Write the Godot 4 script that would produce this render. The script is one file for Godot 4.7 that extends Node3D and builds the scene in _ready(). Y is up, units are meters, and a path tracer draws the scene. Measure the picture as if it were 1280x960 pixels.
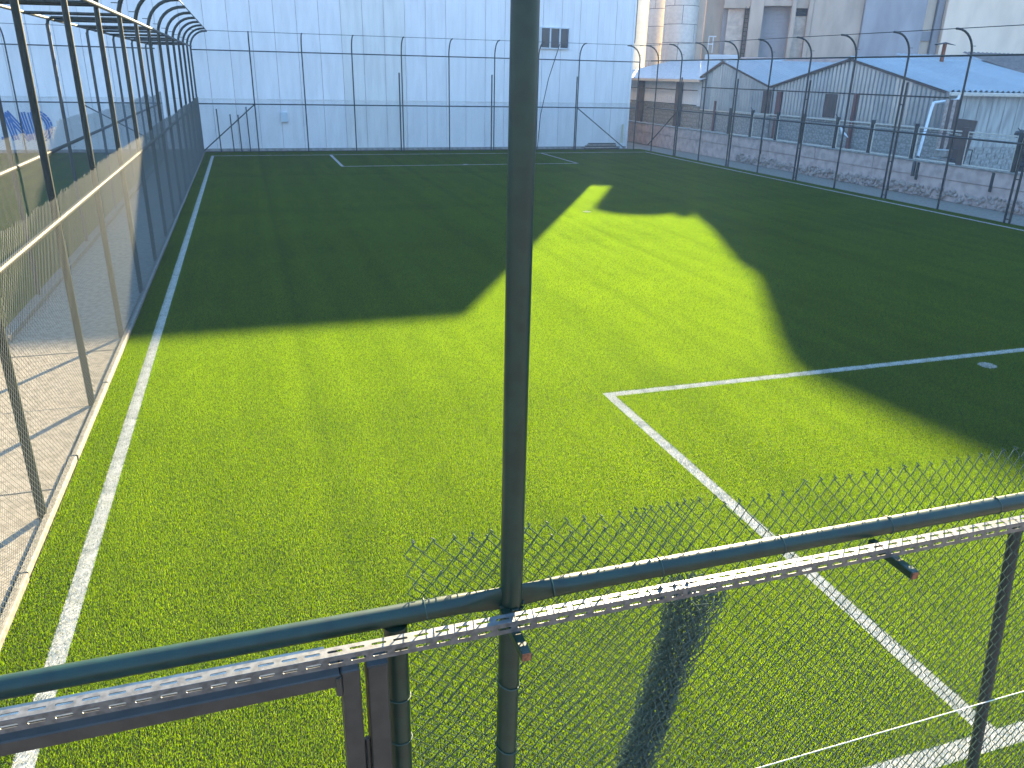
extends Node3D
# A fenced five-a-side pitch of artificial grass seen from a stair at its near end. Metres; x across the pitch, -z along it.

const CAM_H := 3.6
const SUN_AZ := 30.2        # degrees to the right of -z
const SUN_EL := 20.05

var rng := RandomNumberGenerator.new()
var used := {}
var M := {}


# ---------------------------------------------------------------- geometry
class Geo:
	var v := PackedVector3Array()
	var n := PackedVector3Array()
	var col := PackedColorArray()
	var tint := Color.WHITE
	var coloured := false

	func tri(a: Vector3, b: Vector3, c: Vector3, na: Vector3, nb: Vector3, nc: Vector3) -> void:
		if (c - a).cross(b - a).dot(na + nb + nc) < 0.0:
			v.append(a); v.append(c); v.append(b)
			n.append(na); n.append(nc); n.append(nb)
		else:
			v.append(a); v.append(b); v.append(c)
			n.append(na); n.append(nb); n.append(nc)
		if coloured:
			col.append(tint); col.append(tint); col.append(tint)

	func flat(a: Vector3, b: Vector3, c: Vector3, toward: Vector3) -> void:
		var g := (c - a).cross(b - a)
		if g.length_squared() < 1e-18:
			return
		g = g.normalized()
		if g.dot(toward) < 0.0:
			g = -g
		tri(a, b, c, g, g, g)

	func quad(a: Vector3, b: Vector3, c: Vector3, d: Vector3, toward: Vector3) -> void:
		flat(a, b, c, toward)
		flat(a, c, d, toward)

	func box(at: Vector3, size: Vector3, bevel := 0.0, bs := Basis.IDENTITY) -> void:
		var h := size / 2.0
		var e: float = minf(bevel, minf(h.x, minf(h.y, h.z)) * 0.6)
		for ax in 3:
			var b1 := (ax + 1) % 3
			var b2 := (ax + 2) % 3
			for s in [-1.0, 1.0]:
				var p := []
				for q in [[-1, -1], [1, -1], [1, 1], [-1, 1]]:
					var w := Vector3.ZERO
					w[ax] = s * h[ax]
					w[b1] = q[0] * (h[b1] - e)
					w[b2] = q[1] * (h[b2] - e)
					p.append(at + bs * w)
				var t := Vector3.ZERO
				t[ax] = s
				quad(p[0], p[1], p[2], p[3], bs * t)
			if e > 0.0:
				for s1 in [-1.0, 1.0]:
					for s2 in [-1.0, 1.0]:
						var p := []
						for q in [[-1, 0], [1, 0], [1, 1], [-1, 1]]:
							var w := Vector3.ZERO
							w[ax] = q[0] * (h[ax] - e)
							w[b1] = s1 * (h[b1] - (0.0 if q[1] == 0 else e))
							w[b2] = s2 * (h[b2] - (e if q[1] == 0 else 0.0))
							p.append(at + bs * w)
						var t := Vector3.ZERO
						t[b1] = s1
						t[b2] = s2
						quad(p[0], p[1], p[2], p[3], bs * t)
		if e > 0.0:
			for sx in [-1.0, 1.0]:
				for sy in [-1.0, 1.0]:
					for sz in [-1.0, 1.0]:
						var k := Vector3(sx, sy, sz)
						var p := []
						for ax in 3:
							var w := k * (h - Vector3(e, e, e))
							w[ax] = k[ax] * h[ax]
							p.append(at + bs * w)
						flat(p[0], p[1], p[2], bs * k)

	# a tube along points; radius is a number or one per point; flatten = [width, height] factors per point (width across, height up)
	func tube(pts: PackedVector3Array, radius, sides := 8, caps := true, shapes = null, up := Vector3.UP) -> void:
		var rings := []
		var norms := []
		var last := Vector3.ZERO
		for i in pts.size():
			var d := (pts[mini(i + 1, pts.size() - 1)] - pts[maxi(i - 1, 0)]).normalized()
			var a := last
			if i == 0:
				a = up if absf(d.dot(up)) < 0.95 else Vector3.RIGHT
			a = (a - d * a.dot(d)).normalized()
			last = a
			var b := d.cross(a)
			var r: float = radius if radius is float else radius[i]
			var ring := PackedVector3Array()
			var nn := PackedVector3Array()
			for k in sides:
				var t := TAU * k / sides
				var sa := 1.0
				var sb := 1.0
				if shapes != null:
					sb = shapes[i].x
					sa = shapes[i].y
				ring.append(pts[i] + a * (cos(t) * r * sa) + b * (sin(t) * r * sb))
				nn.append((a * (cos(t) * sb) + b * (sin(t) * sa)).normalized())
			rings.append(ring)
			norms.append(nn)
		for i in pts.size() - 1:
			for k in sides:
				var m := (k + 1) % sides
				tri(rings[i][k], rings[i][m], rings[i + 1][m], norms[i][k], norms[i][m], norms[i + 1][m])
				tri(rings[i][k], rings[i + 1][m], rings[i + 1][k], norms[i][k], norms[i + 1][m], norms[i + 1][k])
		if caps:
			for e in [0, pts.size() - 1]:
				var d := (pts[0] - pts[1]) if e == 0 else (pts[e] - pts[e - 1])
				for k in range(1, sides - 1):
					flat(rings[e][0], rings[e][k], rings[e][k + 1], d)

	func bar(a: Vector3, b: Vector3, r: float, sides := 8, caps := true) -> void:
		tube(PackedVector3Array([a, b]), r, sides, caps)

	func ring(at: Vector3, axis: Vector3, big: float, small: float, sides := 16, tilt := 0.0) -> void:
		var a := axis.cross(Vector3(0.31, 0.9, 0.2)).normalized()
		var b := axis.cross(a).normalized()
		var p := PackedVector3Array()
		for k in sides + 1:
			var t := TAU * k / sides
			p.append(at + a * cos(t) * big + b * sin(t) * big + axis * sin(t) * tilt)
		tube(p, small, 5, false)

	# a flat outline (in the plane of ex, ey) drawn out along ez
	func prism(outline: PackedVector2Array, at: Vector3, ex: Vector3, ey: Vector3, ez: Vector3) -> void:
		var idx := Geometry2D.triangulate_polygon(outline)
		for i in range(0, idx.size(), 3):
			var p := []
			for j in 3:
				var q := outline[idx[i + j]]
				p.append(at + ex * q.x + ey * q.y)
			flat(p[0], p[1], p[2], -ez)
			flat(p[0] + ez, p[1] + ez, p[2] + ez, ez)
		var mid := Vector2.ZERO
		var area := 0.0
		for i in outline.size():
			area += outline[i].cross(outline[(i + 1) % outline.size()])
		for i in outline.size():
			var p := outline[i]
			var q := outline[(i + 1) % outline.size()]
			var o := Vector2(q.y - p.y, p.x - q.x) * signf(area)
			var a := at + ex * p.x + ey * p.y
			var b := at + ex * q.x + ey * q.y
			quad(a, b, b + ez, a + ez, ex * o.x + ey * o.y)

	func mesh() -> ArrayMesh:
		var out := ArrayMesh.new()
		var arr := []
		arr.resize(Mesh.ARRAY_MAX)
		arr[Mesh.ARRAY_VERTEX] = v
		arr[Mesh.ARRAY_NORMAL] = n
		if coloured:
			arr[Mesh.ARRAY_COLOR] = col
		out.add_surface_from_arrays(Mesh.PRIMITIVE_TRIANGLES, arr)
		return out


# ---------------------------------------------------------------- naming and nodes
func numbered(called: String, parent: Node) -> String:
	var key := "%d/%s" % [parent.get_instance_id(), called]
	var k: int = used.get(key, 0)
	used[key] = k + 1
	return called if k == 0 else "%s_%03d" % [called, k]


func thing(called: String, label: String, category: String, at := Vector3.ZERO, group := "") -> Node3D:
	var o := Node3D.new()
	o.name = numbered(called, self)
	add_child(o)
	o.position = at
	o.set_meta("at", at)
	tag(o, label, category, group)
	return o


func tag(o: Node, label: String, category: String, group := "") -> Node:
	o.set_meta("label", label)
	o.set_meta("category", category)
	if group:
		o.set_meta("group", group)
	return o


# shape in world coordinates, as a child of a thing, part or the root
func part(called: String, g, m: Material, parent: Node = self, stuff := false) -> MeshInstance3D:
	var o := MeshInstance3D.new()
	o.name = numbered(called, parent)
	o.mesh = g.mesh() if g is Geo else g
	o.material_override = m
	parent.add_child(o)
	if parent != self:
		o.position = -(parent.get_meta("at") as Vector3)
	o.set_meta("at", Vector3.ZERO)
	if stuff:
		o.set_meta("kind", "stuff")
	return o


# a shared mesh placed at a world position
func piece(called: String, mesh: Mesh, m: Material, parent: Node, at: Vector3, bs := Basis.IDENTITY) -> MeshInstance3D:
	var o := MeshInstance3D.new()
	o.name = numbered(called, parent)
	o.mesh = mesh
	o.material_override = m
	parent.add_child(o)
	o.transform = Transform3D(bs, at - (parent.get_meta("at") as Vector3 if parent.has_meta("at") else Vector3.ZERO))
	o.set_meta("at", at)
	return o


func structure(called: String, g, m: Material) -> MeshInstance3D:
	var o := part(called, g, m)
	o.set_meta("kind", "structure")
	return o


# ---------------------------------------------------------------- materials
func noise(freq: float, octaves := 4, seed_ := 1, kind := FastNoiseLite.TYPE_SIMPLEX) -> FastNoiseLite:
	var f := FastNoiseLite.new()
	f.noise_type = kind
	f.frequency = freq
	f.fractal_octaves = octaves
	f.seed = seed_
	return f


func tex(f: FastNoiseLite, stops: Array, size := 512) -> NoiseTexture2D:
	var t := NoiseTexture2D.new()
	t.width = size
	t.height = size
	t.seamless = true
	t.noise = f
	var g := Gradient.new()
	var offs := PackedFloat32Array()
	var cols := PackedColorArray()
	for s in stops:
		offs.append(s[0])
		cols.append(s[1])
	g.offsets = offs
	g.colors = cols
	t.color_ramp = g
	return t


func lin(r: float, g: float, b: float) -> Color:
	return Color(r, g, b).linear_to_srgb()


func shade(c: Color, k: float) -> Color:      # c is linear
	return Color(c.r * k, c.g * k, c.b * k).linear_to_srgb()


func mat(c: Color, rough := 0.7, metallic := 0.0, amount := 0.0, scale := 1.0, seed_ := 1, bump := 0.0, stretch := Vector3.ONE) -> StandardMaterial3D:
	var m := StandardMaterial3D.new()
	m.roughness = rough
	m.metallic = metallic
	m.albedo_color = c.linear_to_srgb()
	if amount > 0.0:
		m.albedo_color = Color.WHITE
		m.albedo_texture = tex(noise(0.012, 5, seed_), [[0.0, shade(c, 1.0 - amount)], [0.35, shade(c, 1.0 - amount * 0.45)], [0.5, shade(c, 1.0)], [0.68, shade(c, 1.0 + amount * 0.35)], [1.0, shade(c, 1.0 + amount * 0.8)]])
		m.uv1_triplanar = true
		m.uv1_world_triplanar = true
		m.uv1_scale = stretch * scale
		if bump > 0.0:
			m.heightmap_enabled = true
			m.heightmap_scale = bump
			m.heightmap_texture = m.albedo_texture
	return m


func make_materials() -> void:
	M.steel_green = mat(Color(0.006, 0.024, 0.0155), 0.36, 0.0, 0.35, 1.4, 3)
	M.steel_green.metallic_specular = 0.45
	M.steel_dark = mat(Color(0.012, 0.016, 0.017), 0.5, 0.0, 0.35, 1.0, 4)
	M.steel_worn = mat(Color(0.015, 0.020, 0.017), 0.5, 0.0, 0.35, 1.2, 5)
	M.steel_worn.metallic_specular = 0.3
	M.wire_green = mat(Color(0.040, 0.070, 0.057), 0.40)
	M.wire_roll = mat(Color(0.060, 0.090, 0.078), 0.4)
	M.wire_roll.metallic_specular = 0.3
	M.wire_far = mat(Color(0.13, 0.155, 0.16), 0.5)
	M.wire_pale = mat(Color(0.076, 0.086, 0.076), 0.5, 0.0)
	M.zinc = mat(Color(0.120, 0.121, 0.122), 0.42, 0.55, 0.35, 5.0, 6)
	M.gate_grey = mat(Color(0.026, 0.022, 0.018), 0.55, 0.0, 0.3, 2.0, 7)
	M.rust = mat(Color(0.20, 0.065, 0.025), 0.9, 0.0, 0.6, 8.0, 8)
	M.rust_pale = mat(Color(0.42, 0.35, 0.29), 0.8, 0.0, 0.3, 1.5, 44)
	M.cord = mat(Color(0.6, 0.58, 0.52), 0.7)
	M.infill = mat(Color(0.006, 0.013, 0.004), 0.95, 0.0, 0.6, 2.0, 9)
	M.concrete = mat(Color(0.27, 0.255, 0.235), 0.9, 0.0, 0.35, 0.5, 10, 0.08)
	M.paving = mat(Color(0.20, 0.18, 0.155), 0.9, 0.0, 0.28, 1.1, 11, 0.08)
	M.earth = mat(Color(0.16, 0.14, 0.12), 0.95, 0.0, 0.4, 0.2, 12)
	M.kerb = mat(Color(0.125, 0.115, 0.10), 0.85, 0.0, 0.4, 1.5, 13)
	M.panel = [mat(Color(0.77, 0.735, 0.72), 0.45, 0.0, 0.06, 0.25, 14, 0.0, Vector3(1, 0.2, 1)), mat(Color(0.75, 0.715, 0.705), 0.45, 0.0, 0.07, 0.3, 15, 0.0, Vector3(1, 0.2, 1)), mat(Color(0.72, 0.68, 0.64), 0.5, 0.0, 0.10, 0.3, 16, 0.0, Vector3(1, 0.15, 1)), mat(Color(0.80, 0.765, 0.75), 0.42, 0.0, 0.05, 0.3, 17)]
	M.window_frame = mat(Color(0.55, 0.56, 0.57), 0.5)
	M.dark_glass = mat(Color(0.02, 0.022, 0.03), 0.12)
	M.lettering = mat(Color(0.05, 0.16, 0.42), 0.6, 0.0, 0.25, 2.0, 18)
	M.white_box = mat(Color(0.62, 0.66, 0.68), 0.5)
	M.plaster_pink = mat(Color(0.50, 0.38, 0.345), 0.9, 0.0, 0.22, 0.3, 19, 0.4)
	M.stone = mat(Color(0.33, 0.27, 0.24), 0.95, 0.0, 0.4, 0.9, 20, 1.0)
	M.block = mat(Color(0.30, 0.30, 0.285), 0.95, 0.0, 0.35, 0.9, 21, 0.4)
	M.mortar = mat(Color(0.20, 0.195, 0.185), 0.95)
	M.siding = [mat(Color(0.37, 0.38, 0.39), 0.3, 0.8, 0.15, 0.6, 22, 0.0, Vector3(1, 0.25, 1)), mat(Color(0.32, 0.34, 0.36), 0.33, 0.8, 0.2, 0.6, 23, 0.0, Vector3(1, 0.25, 1)), mat(Color(0.42, 0.425, 0.43), 0.28, 0.8, 0.15, 0.6, 24, 0.0, Vector3(1, 0.25, 1))]
	M.white_siding = mat(Color(0.74, 0.74, 0.73), 0.4, 0.0, 0.1, 0.8, 45, 0.0, Vector3(1, 0.25, 1))
	M.roof_blue = [mat(Color(0.31, 0.325, 0.345), 0.5, 0.1, 0.12, 0.4, 25), mat(Color(0.335, 0.35, 0.37), 0.5, 0.1, 0.12, 0.4, 26)]
	M.roof_grey = mat(Color(0.42, 0.44, 0.46), 0.5, 0.3, 0.2, 0.4, 27)
	M.roof_brown = mat(Color(0.17, 0.13, 0.115), 0.85, 0.0, 0.35, 0.5, 28)
	M.timber = mat(Color(0.085, 0.056, 0.05), 0.85, 0.0, 0.4, 1.5, 29, 0.0, Vector3(1, 0.2, 1))
	M.red_steel = mat(Color(0.13, 0.05, 0.045), 0.7, 0.0, 0.35, 2.0, 30)
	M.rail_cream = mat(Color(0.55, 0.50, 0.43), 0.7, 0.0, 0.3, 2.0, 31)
	M.pipe_white = mat(Color(0.62, 0.64, 0.66), 0.4)
	M.cladding = mat(Color(0.36, 0.36, 0.34), 0.8, 0.0, 0.3, 0.5, 32, 0.0, Vector3(1, 0.2, 1))
	M.silo = [mat(Color(0.58, 0.53, 0.47), 0.45, 0.1, 0.12, 0.5, 33), mat(Color(0.62, 0.57, 0.51), 0.42, 0.1, 0.1, 0.5, 34)]
	M.tower = mat(Color(0.52, 0.41, 0.32), 0.9, 0.0, 0.25, 0.12, 35, 0.6, Vector3(1, 0.25, 1))
	M.tower_block = mat(Color(0.60, 0.50, 0.41), 0.9, 0.0, 0.25, 0.3, 36, 0.5)
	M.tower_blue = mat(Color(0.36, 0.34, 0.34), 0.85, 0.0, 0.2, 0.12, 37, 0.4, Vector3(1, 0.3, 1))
	M.tower_beige = mat(Color(0.78, 0.61, 0.46), 0.9, 0.0, 0.15, 0.1, 38, 0.4, Vector3(1, 0.3, 1))
	M.pale_wall = mat(Color(0.56, 0.62, 0.66), 0.7, 0.0, 0.1, 0.2, 39)
	M.tarp = mat(Color(0.028, 0.038, 0.05), 0.6, 0.0, 0.6, 1.5, 40, 1.5)
	M.cloth = mat(Color(0.6, 0.62, 0.64), 0.8)
	M.yellowed = mat(Color(0.50, 0.46, 0.30), 0.7)
	M.weed = mat(Color(0.03, 0.06, 0.02), 0.8)
	for k in ["tower", "tower_block", "tower_blue", "tower_beige", "pale_wall", "paving", "concrete", "plaster_pink", "block"]:
		M[k].specular_mode = BaseMaterial3D.SPECULAR_DISABLED
	M.wire_green.metallic_specular = 0.3
	# artificial grass: colour of each fibre is in the vertex colours, slow drifts of wear in the texture
	for w in ["grass", "paint"]:
		var m := StandardMaterial3D.new()
		m.vertex_color_use_as_albedo = true
		m.roughness = 0.6
		m.specular_mode = BaseMaterial3D.SPECULAR_DISABLED
		m.backlight_enabled = true
		if w == "grass":
			m.albedo_texture = tex(noise(0.010, 6, 41), [[0.0, Color(0.74, 0.78, 0.75)], [0.2, Color(0.87, 0.89, 0.88)], [0.33, Color(0.92, 0.93, 0.92)], [0.5, Color(0.95, 0.95, 0.95)], [0.75, Color(1, 1, 1)], [1.0, Color(1, 0.99, 0.9)]], 1024)
			m.backlight = Color(1.32, 1.2, 0.22)
		else:
			m.albedo_texture = tex(noise(0.02, 5, 42), [[0.0, Color(0.45, 0.50, 0.42)], [0.28, Color(0.74, 0.76, 0.70)], [0.48, Color(0.93, 0.93, 0.9)], [1.0, Color(1, 1, 1)]], 512)
			m.backlight = Color(0.3, 0.3, 0.3)
		m.uv1_triplanar = true
		m.uv1_world_triplanar = true
		m.uv1_scale = Vector3(0.13, 0.13, 0.035) if w == "grass" else Vector3.ONE * 0.6
		M[w] = m
	M.thatch = mat(Color(0.40, 0.40, 0.37), 0.9, 0.0, 0.35, 3.0, 43)


# ---------------------------------------------------------------- artificial grass
func fibre_patch(w: float, d: float, white: bool, seed_: int) -> ArrayMesh:
	rng.seed = seed_
	var g := Geo.new()
	g.coloured = true
	var step := 0.0090
	var nx := maxi(1, int(round(w / step)))
	var nz := maxi(1, int(round(d / step)))
	for i in nx:
		for j in nz:
			var c := Vector3((i + 0.5 + rng.randf_range(-0.6, 0.6)) / nx * w - w / 2, 0, (j + 0.5 + rng.randf_range(-0.6, 0.6)) / nz * d - d / 2)
			var kind := rng.randf()
			var tuft := rng.randf_range(0.8, 1.15)
			var sweep := rng.randf_range(0.0, TAU)
			for k in 4:
				var t := TAU * (k + rng.randf()) / 4.0
				var out := Vector3(cos(t), 0, sin(t))
				var lean := rng.randf_range(0.08, 0.62)
				var h := rng.randf_range(0.011, 0.019) * tuft
				var tip := c + out * lean * h * 1.1 + Vector3(cos(sweep), 0, sin(sweep)) * 0.0025 + Vector3.UP * h
				var side := Vector3(-sin(t), 0, cos(t)) * rng.randf_range(0.0008, 0.0013)
				var base := c + out * 0.002
				var nn := (Vector3.UP * (0.35 + 0.35 * lean) - out * 0.8 + Vector3(rng.randf_range(-0.25, 0.25), 0, rng.randf_range(-0.25, 0.25))).normalized()
				if white:
					var q := rng.randf_range(0.42, 0.74)
					g.tint = Color(q, q, q * 0.985)
					if kind < 0.12:
						g.tint = Color(0.2, 0.24, 0.14)
				else:
					var q := rng.randf_range(0.85, 1.15)
					if kind < 0.26:
						g.tint = Color(0.032, 0.098, 0.011) * q
					elif kind < 0.82:
						g.tint = Color(0.106, 0.230, 0.007) * q
					elif kind < 0.93:
						g.tint = Color(0.145, 0.265, 0.006) * q
					else:
						g.tint = Color(0.095, 0.160, 0.035) * q
				var mid := (base + tip) / 2 + Vector3.UP * h * 0.12
				g.tri(base - side, base + side, mid + side * 0.8, nn, nn, nn)
				g.tri(base - side, mid + side * 0.8, mid - side * 0.8, nn, nn, nn)
				g.tri(mid - side * 0.8, mid + side * 0.8, tip, nn, nn, nn)
	return g.mesh()


var patches := {}          # key -> [mesh, transforms]

func tile_area(x0: float, x1: float, z0: float, z1: float, white: bool, key: String) -> void:
	var w := x1 - x0
	var d := z1 - z0
	var nx := maxi(1, int(round(w / 0.5)))
	var nz := maxi(1, int(round(d / 0.5)))
	var pw := 0.5 if w > 1.6 else w / nx
	var pd := 0.5 if d > 1.6 else d / nz
	var sx := w / nx / pw
	var sz := d / nz / pd
	for i in nx:
		for j in nz:
			var k := rng.randi() % 3
			var id := "%s|%.3f|%.3f|%d|%s" % [key, pw, pd, k, white]
			if not patches.has(id):
				patches[id] = [[pw, pd, white, k], []]
			var turn := rng.randi() % (4 if absf(pw - pd) < 0.001 else 2) * (1 if absf(pw - pd) < 0.001 else 2)
			var bs := Basis.from_scale(Vector3(sx, 1, sz)) * Basis(Vector3.UP, turn * PI / 2)
			patches[id][1].append(Transform3D(bs, Vector3(x0 + (i + 0.5) * w / nx, 0.002, z0 + (j + 0.5) * d / nz)))


func lay_patches(key: String, parent: Node3D, m: Material, called: String) -> void:
	var shapes := {}
	for id in patches:
		if not id.begins_with(key + "|"):
			continue
		var p: Array = patches[id]
		var q: Array = p[0]
		var sk := "%.3f %.3f %d" % [q[0], q[1], q[3]]
		if not shapes.has(sk):
			var keep := rng.state
			shapes[sk] = fibre_patch(q[0], q[1], q[2], 100 + q[3] * 7 + int(q[0] * 1000) + int(q[1] * 77))
			rng.state = keep
		var mm := MultiMesh.new()
		mm.transform_format = MultiMesh.TRANSFORM_3D
		mm.mesh = shapes[sk]
		mm.instance_count = p[1].size()
		for i in p[1].size():
			mm.set_instance_transform(i, p[1][i])
		var o := MultiMeshInstance3D.new()
		o.name = numbered(called, parent)
		o.multimesh = mm
		o.material_override = m
		o.set_meta("kind", "stuff")
		parent.add_child(o)


const LX := -1.50      # left touch line
const RX := 19.45
const FZ := -37.52     # far goal line
const NZ := -2.43

func build_turf() -> void:
	rng.seed = 5
	var w := 0.12
	# painted lines as [x0, x1, z0, z1]
	var lines := {
		"left": ["touch_line", "white touch line along the mesh fence on the left", [[LX - w / 2, LX + w / 2, FZ - w / 2, NZ + w / 2]]],
		"right": ["touch_line", "white touch line below the curved-top fence and pink wall", [[RX - w / 2, RX + w / 2, FZ - w / 2, NZ + w / 2]]],
		"far": ["goal_line", "thin white goal line at the foot of the warehouse", [[LX + w / 2, RX - w / 2, FZ - w / 2, FZ + w / 2]]],
		"near": ["goal_line", "wide white goal line seen through the near chain-link", [[LX + w / 2, RX - w / 2, NZ - w / 2, NZ + w / 2]]],
		"farbox": ["penalty_box_line", "small white penalty box outline before the warehouse", [[3.48, 3.60, FZ + w / 2, -32.87], [13.66, 13.78, FZ + w / 2, -32.87], [3.48, 13.78, -32.87, -32.75]]],
		"nearbox": ["penalty_box_line", "white penalty box outline with its corner in the sun", [[3.82, 3.94, -7.87, NZ - w / 2], [14.06, 14.18, -7.87, NZ - w / 2], [3.82, 14.18, -7.99, -7.87]]],
	}
	var xs := [-1.86, 20.02]
	var zs := [-39.3, -1.75]
	for k in lines:
		for r in lines[k][2]:
			xs.append_array([r[0], r[1]])
			zs.append_array([r[2], r[3]])
	xs.sort()
	zs.sort()
	for i in xs.size() - 1:
		for j in zs.size() - 1:
			if xs[i + 1] - xs[i] < 0.005 or zs[j + 1] - zs[j] < 0.005:
				continue
			var c := Vector2((xs[i] + xs[i + 1]) / 2, (zs[j] + zs[j + 1]) / 2)
			var key := "field"
			for k in lines:
				for r in lines[k][2]:
					if c.x > r[0] and c.x < r[1] and c.y > r[2] and c.y < r[3]:
						key = k
			tile_area(xs[i], xs[i + 1], zs[j], zs[j + 1], key != "field", key)
	var o := Node3D.new()
	o.name = numbered("artificial_grass", self)
	add_child(o)
	o.set_meta("kind", "stuff")
	o.set_meta("at", Vector3.ZERO)
	o.set_meta("label", "short green artificial grass covering the whole fenced pitch")
	lay_patches("field", o, M.grass, "grass_fibres")
	for k in lines:
		var l := Node3D.new()
		l.name = numbered(lines[k][0], self)
		add_child(l)
		l.set_meta("kind", "structure")
		l.set_meta("label", lines[k][1])
		l.set_meta("at", Vector3.ZERO)
		lay_patches(k, l, M.paint, "painted_fibres")
		var bed := Geo.new()
		for r in lines[k][2]:
			bed.quad(Vector3(r[0], 0.005, r[2]), Vector3(r[1], 0.005, r[2]), Vector3(r[1], 0.005, r[3]), Vector3(r[0], 0.005, r[3]), Vector3.UP)
		part("painted_backing", bed, M.thatch, l)
	# penalty and centre spots: round pads of painted fibres
	for s in [[9.39, -7.53, "white penalty spot in the shade at the right, near the box line"], [8.98, -20.6, "white centre spot in the narrow tip of sunlight"], [8.67, -32.9, "faint white penalty spot on the far box line"]]:
		var mm := MultiMesh.new()
		mm.transform_format = MultiMesh.TRANSFORM_3D
		var pts := []
		for i in range(-2, 3):
			for j in range(-2, 3):
				if Vector2(i, j).length() < 2.3:
					pts.append(Vector3(s[0] + i * 0.04, 0.007, s[1] + j * 0.04))
		mm.mesh = fibre_patch(0.05, 0.05, true, 77)
		mm.instance_count = pts.size()
		for i in pts.size():
			mm.set_instance_transform(i, Transform3D(Basis(Vector3.UP, i * PI / 2).scaled(Vector3(1, 1.15, 1)), pts[i]))
		var q := MultiMeshInstance3D.new()
		q.name = numbered("pitch_spot", self)
		q.multimesh = mm
		q.material_override = M.paint
		q.set_meta("kind", "structure")
		q.set_meta("label", s[2])
		add_child(q)
	# the pitch next door, seen through two nets
	rng.seed = 8
	tile_area(-16.0, -3.55, -39.3, -4.0, false, "next")
	var nx := Node3D.new()
	nx.name = numbered("artificial_grass", self)
	add_child(nx)
	nx.set_meta("kind", "stuff")
	nx.set_meta("label", "artificial grass of the neighbouring pitch beyond the paved passage")
	lay_patches("next", nx, M.grass, "grass_fibres")


# ---------------------------------------------------------------- fence pieces
# a net of straight diagonal wires in the plane of u (along) and w (up)
func net(g: Geo, o: Vector3, u: Vector3, length: float, w: Vector3, height: float, cw: float, ch: float, r: float, ragged := 0.0) -> void:
	var slope := ch / cw
	for s in [-1.0, 1.0]:
		var run := height / slope
		var n := int((length + run) / cw)
		for i in n + 1:
			var a := i * cw - (run if s > 0 else 0.0)
			# the wire goes from (a, 0) to (a + s * run, height), clipped to 0..length
			var t0 := 0.0
			var t1 := 1.0
			var b: float = a + s * run
			var lo := minf(a, b)
			var hi := maxf(a, b)
			if hi <= 0.0 or lo >= length:
				continue
			if s > 0:
				t0 = maxf(0.0, (0.0 - a) / run)
				t1 = minf(1.0, (length - a) / run)
			else:
				t0 = maxf(0.0, (a - length) / run)
				t1 = minf(1.0, a / run)
			if t1 - t0 < 0.01:
				continue
			var top := t1 + (rng.randf_range(-ragged, ragged) / height if t1 > 0.999 else 0.0)
			var p: Vector3 = o + u * (a + s * run * t0) + w * (height * t0)
			var q: Vector3 = o + u * (a + s * run * top) + w * (height * top)
			g.tube(PackedVector3Array([p, q]), r, 3, false)


# an upright with its top curved over towards `inward`
func curved_post(at: Vector3, inward: Vector3, r: float, top := 5.05, bend := 0.68) -> Geo:
	var g := Geo.new()
	var p := PackedVector3Array([at + Vector3.UP * -0.05, at + Vector3.UP * 2.1, at + Vector3.UP * (top - bend)])
	for k in range(1, 9):
		var t := PI / 2 * k / 8
		p.append(at + Vector3.UP * (top - bend + sin(t) * bend) + inward * ((1 - cos(t)) * bend))
	p.append(p[-1] + inward * 0.06)
	g.tube(p, r, 8)
	g.bar(at + Vector3.UP * 4.62 - inward * 0.1, at + Vector3.UP * 4.62 + inward * 0.1, 0.008, 5)
	return g


func rail(a: Vector3, b: Vector3, r: float, sides := 8) -> Geo:
	var g := Geo.new()
	g.bar(a, b, r, sides)
	return g


# ---------------------------------------------------------------- near fence
func chain_wires(g: Geo, x0: float, x1: float, y0: float, ytop: float, z: float, d: float, r: float, phase: float, ragged: float, lean: float) -> void:
	# woven wires: each zigzags between two columns of knots; the upper end is twisted into a short spike
	var n := int((x1 - x0) / (d / 2))
	for i in n:
		var xa := x0 + i * d / 2
		var xb := xa + d / 2
		var top: float = ytop + 0.012 * sin(xa * 3.1 + phase) + 0.008 * sin(xa * 11.0 + phase)
		if i < 6:
			top -= ragged * (6 - i) * 0.02
		var m := int((top - y0) / (d / 2))
		var pts := PackedVector3Array()
		for j in m + 1:
			var left := (j + i) % 2 == 0
			var y := y0 + j * d / 2
			var over := maxf(0.0, y - 1.95)
			var wob := 0.006 * sin(xa * 5.0 + y * 4.0 + phase) + 0.004 * sin(y * 9.0 + xa * 13.0)
			var zz := z + (r if left else -r) - over * over * lean + wob
			pts.append(Vector3((xa if left else xb) + 0.003 * sin(y * 7.0 + i), y, zz))
		if pts.size() < 2:
			continue
		var e := pts[-1]
		pts.append(e + Vector3(0.004, 0.008, 0.003))
		pts.append(e + Vector3(-0.003, 0.013 + 0.003 * sin(i * 5.3), -0.004))
		g.tube(pts, r, 4, false)


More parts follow.
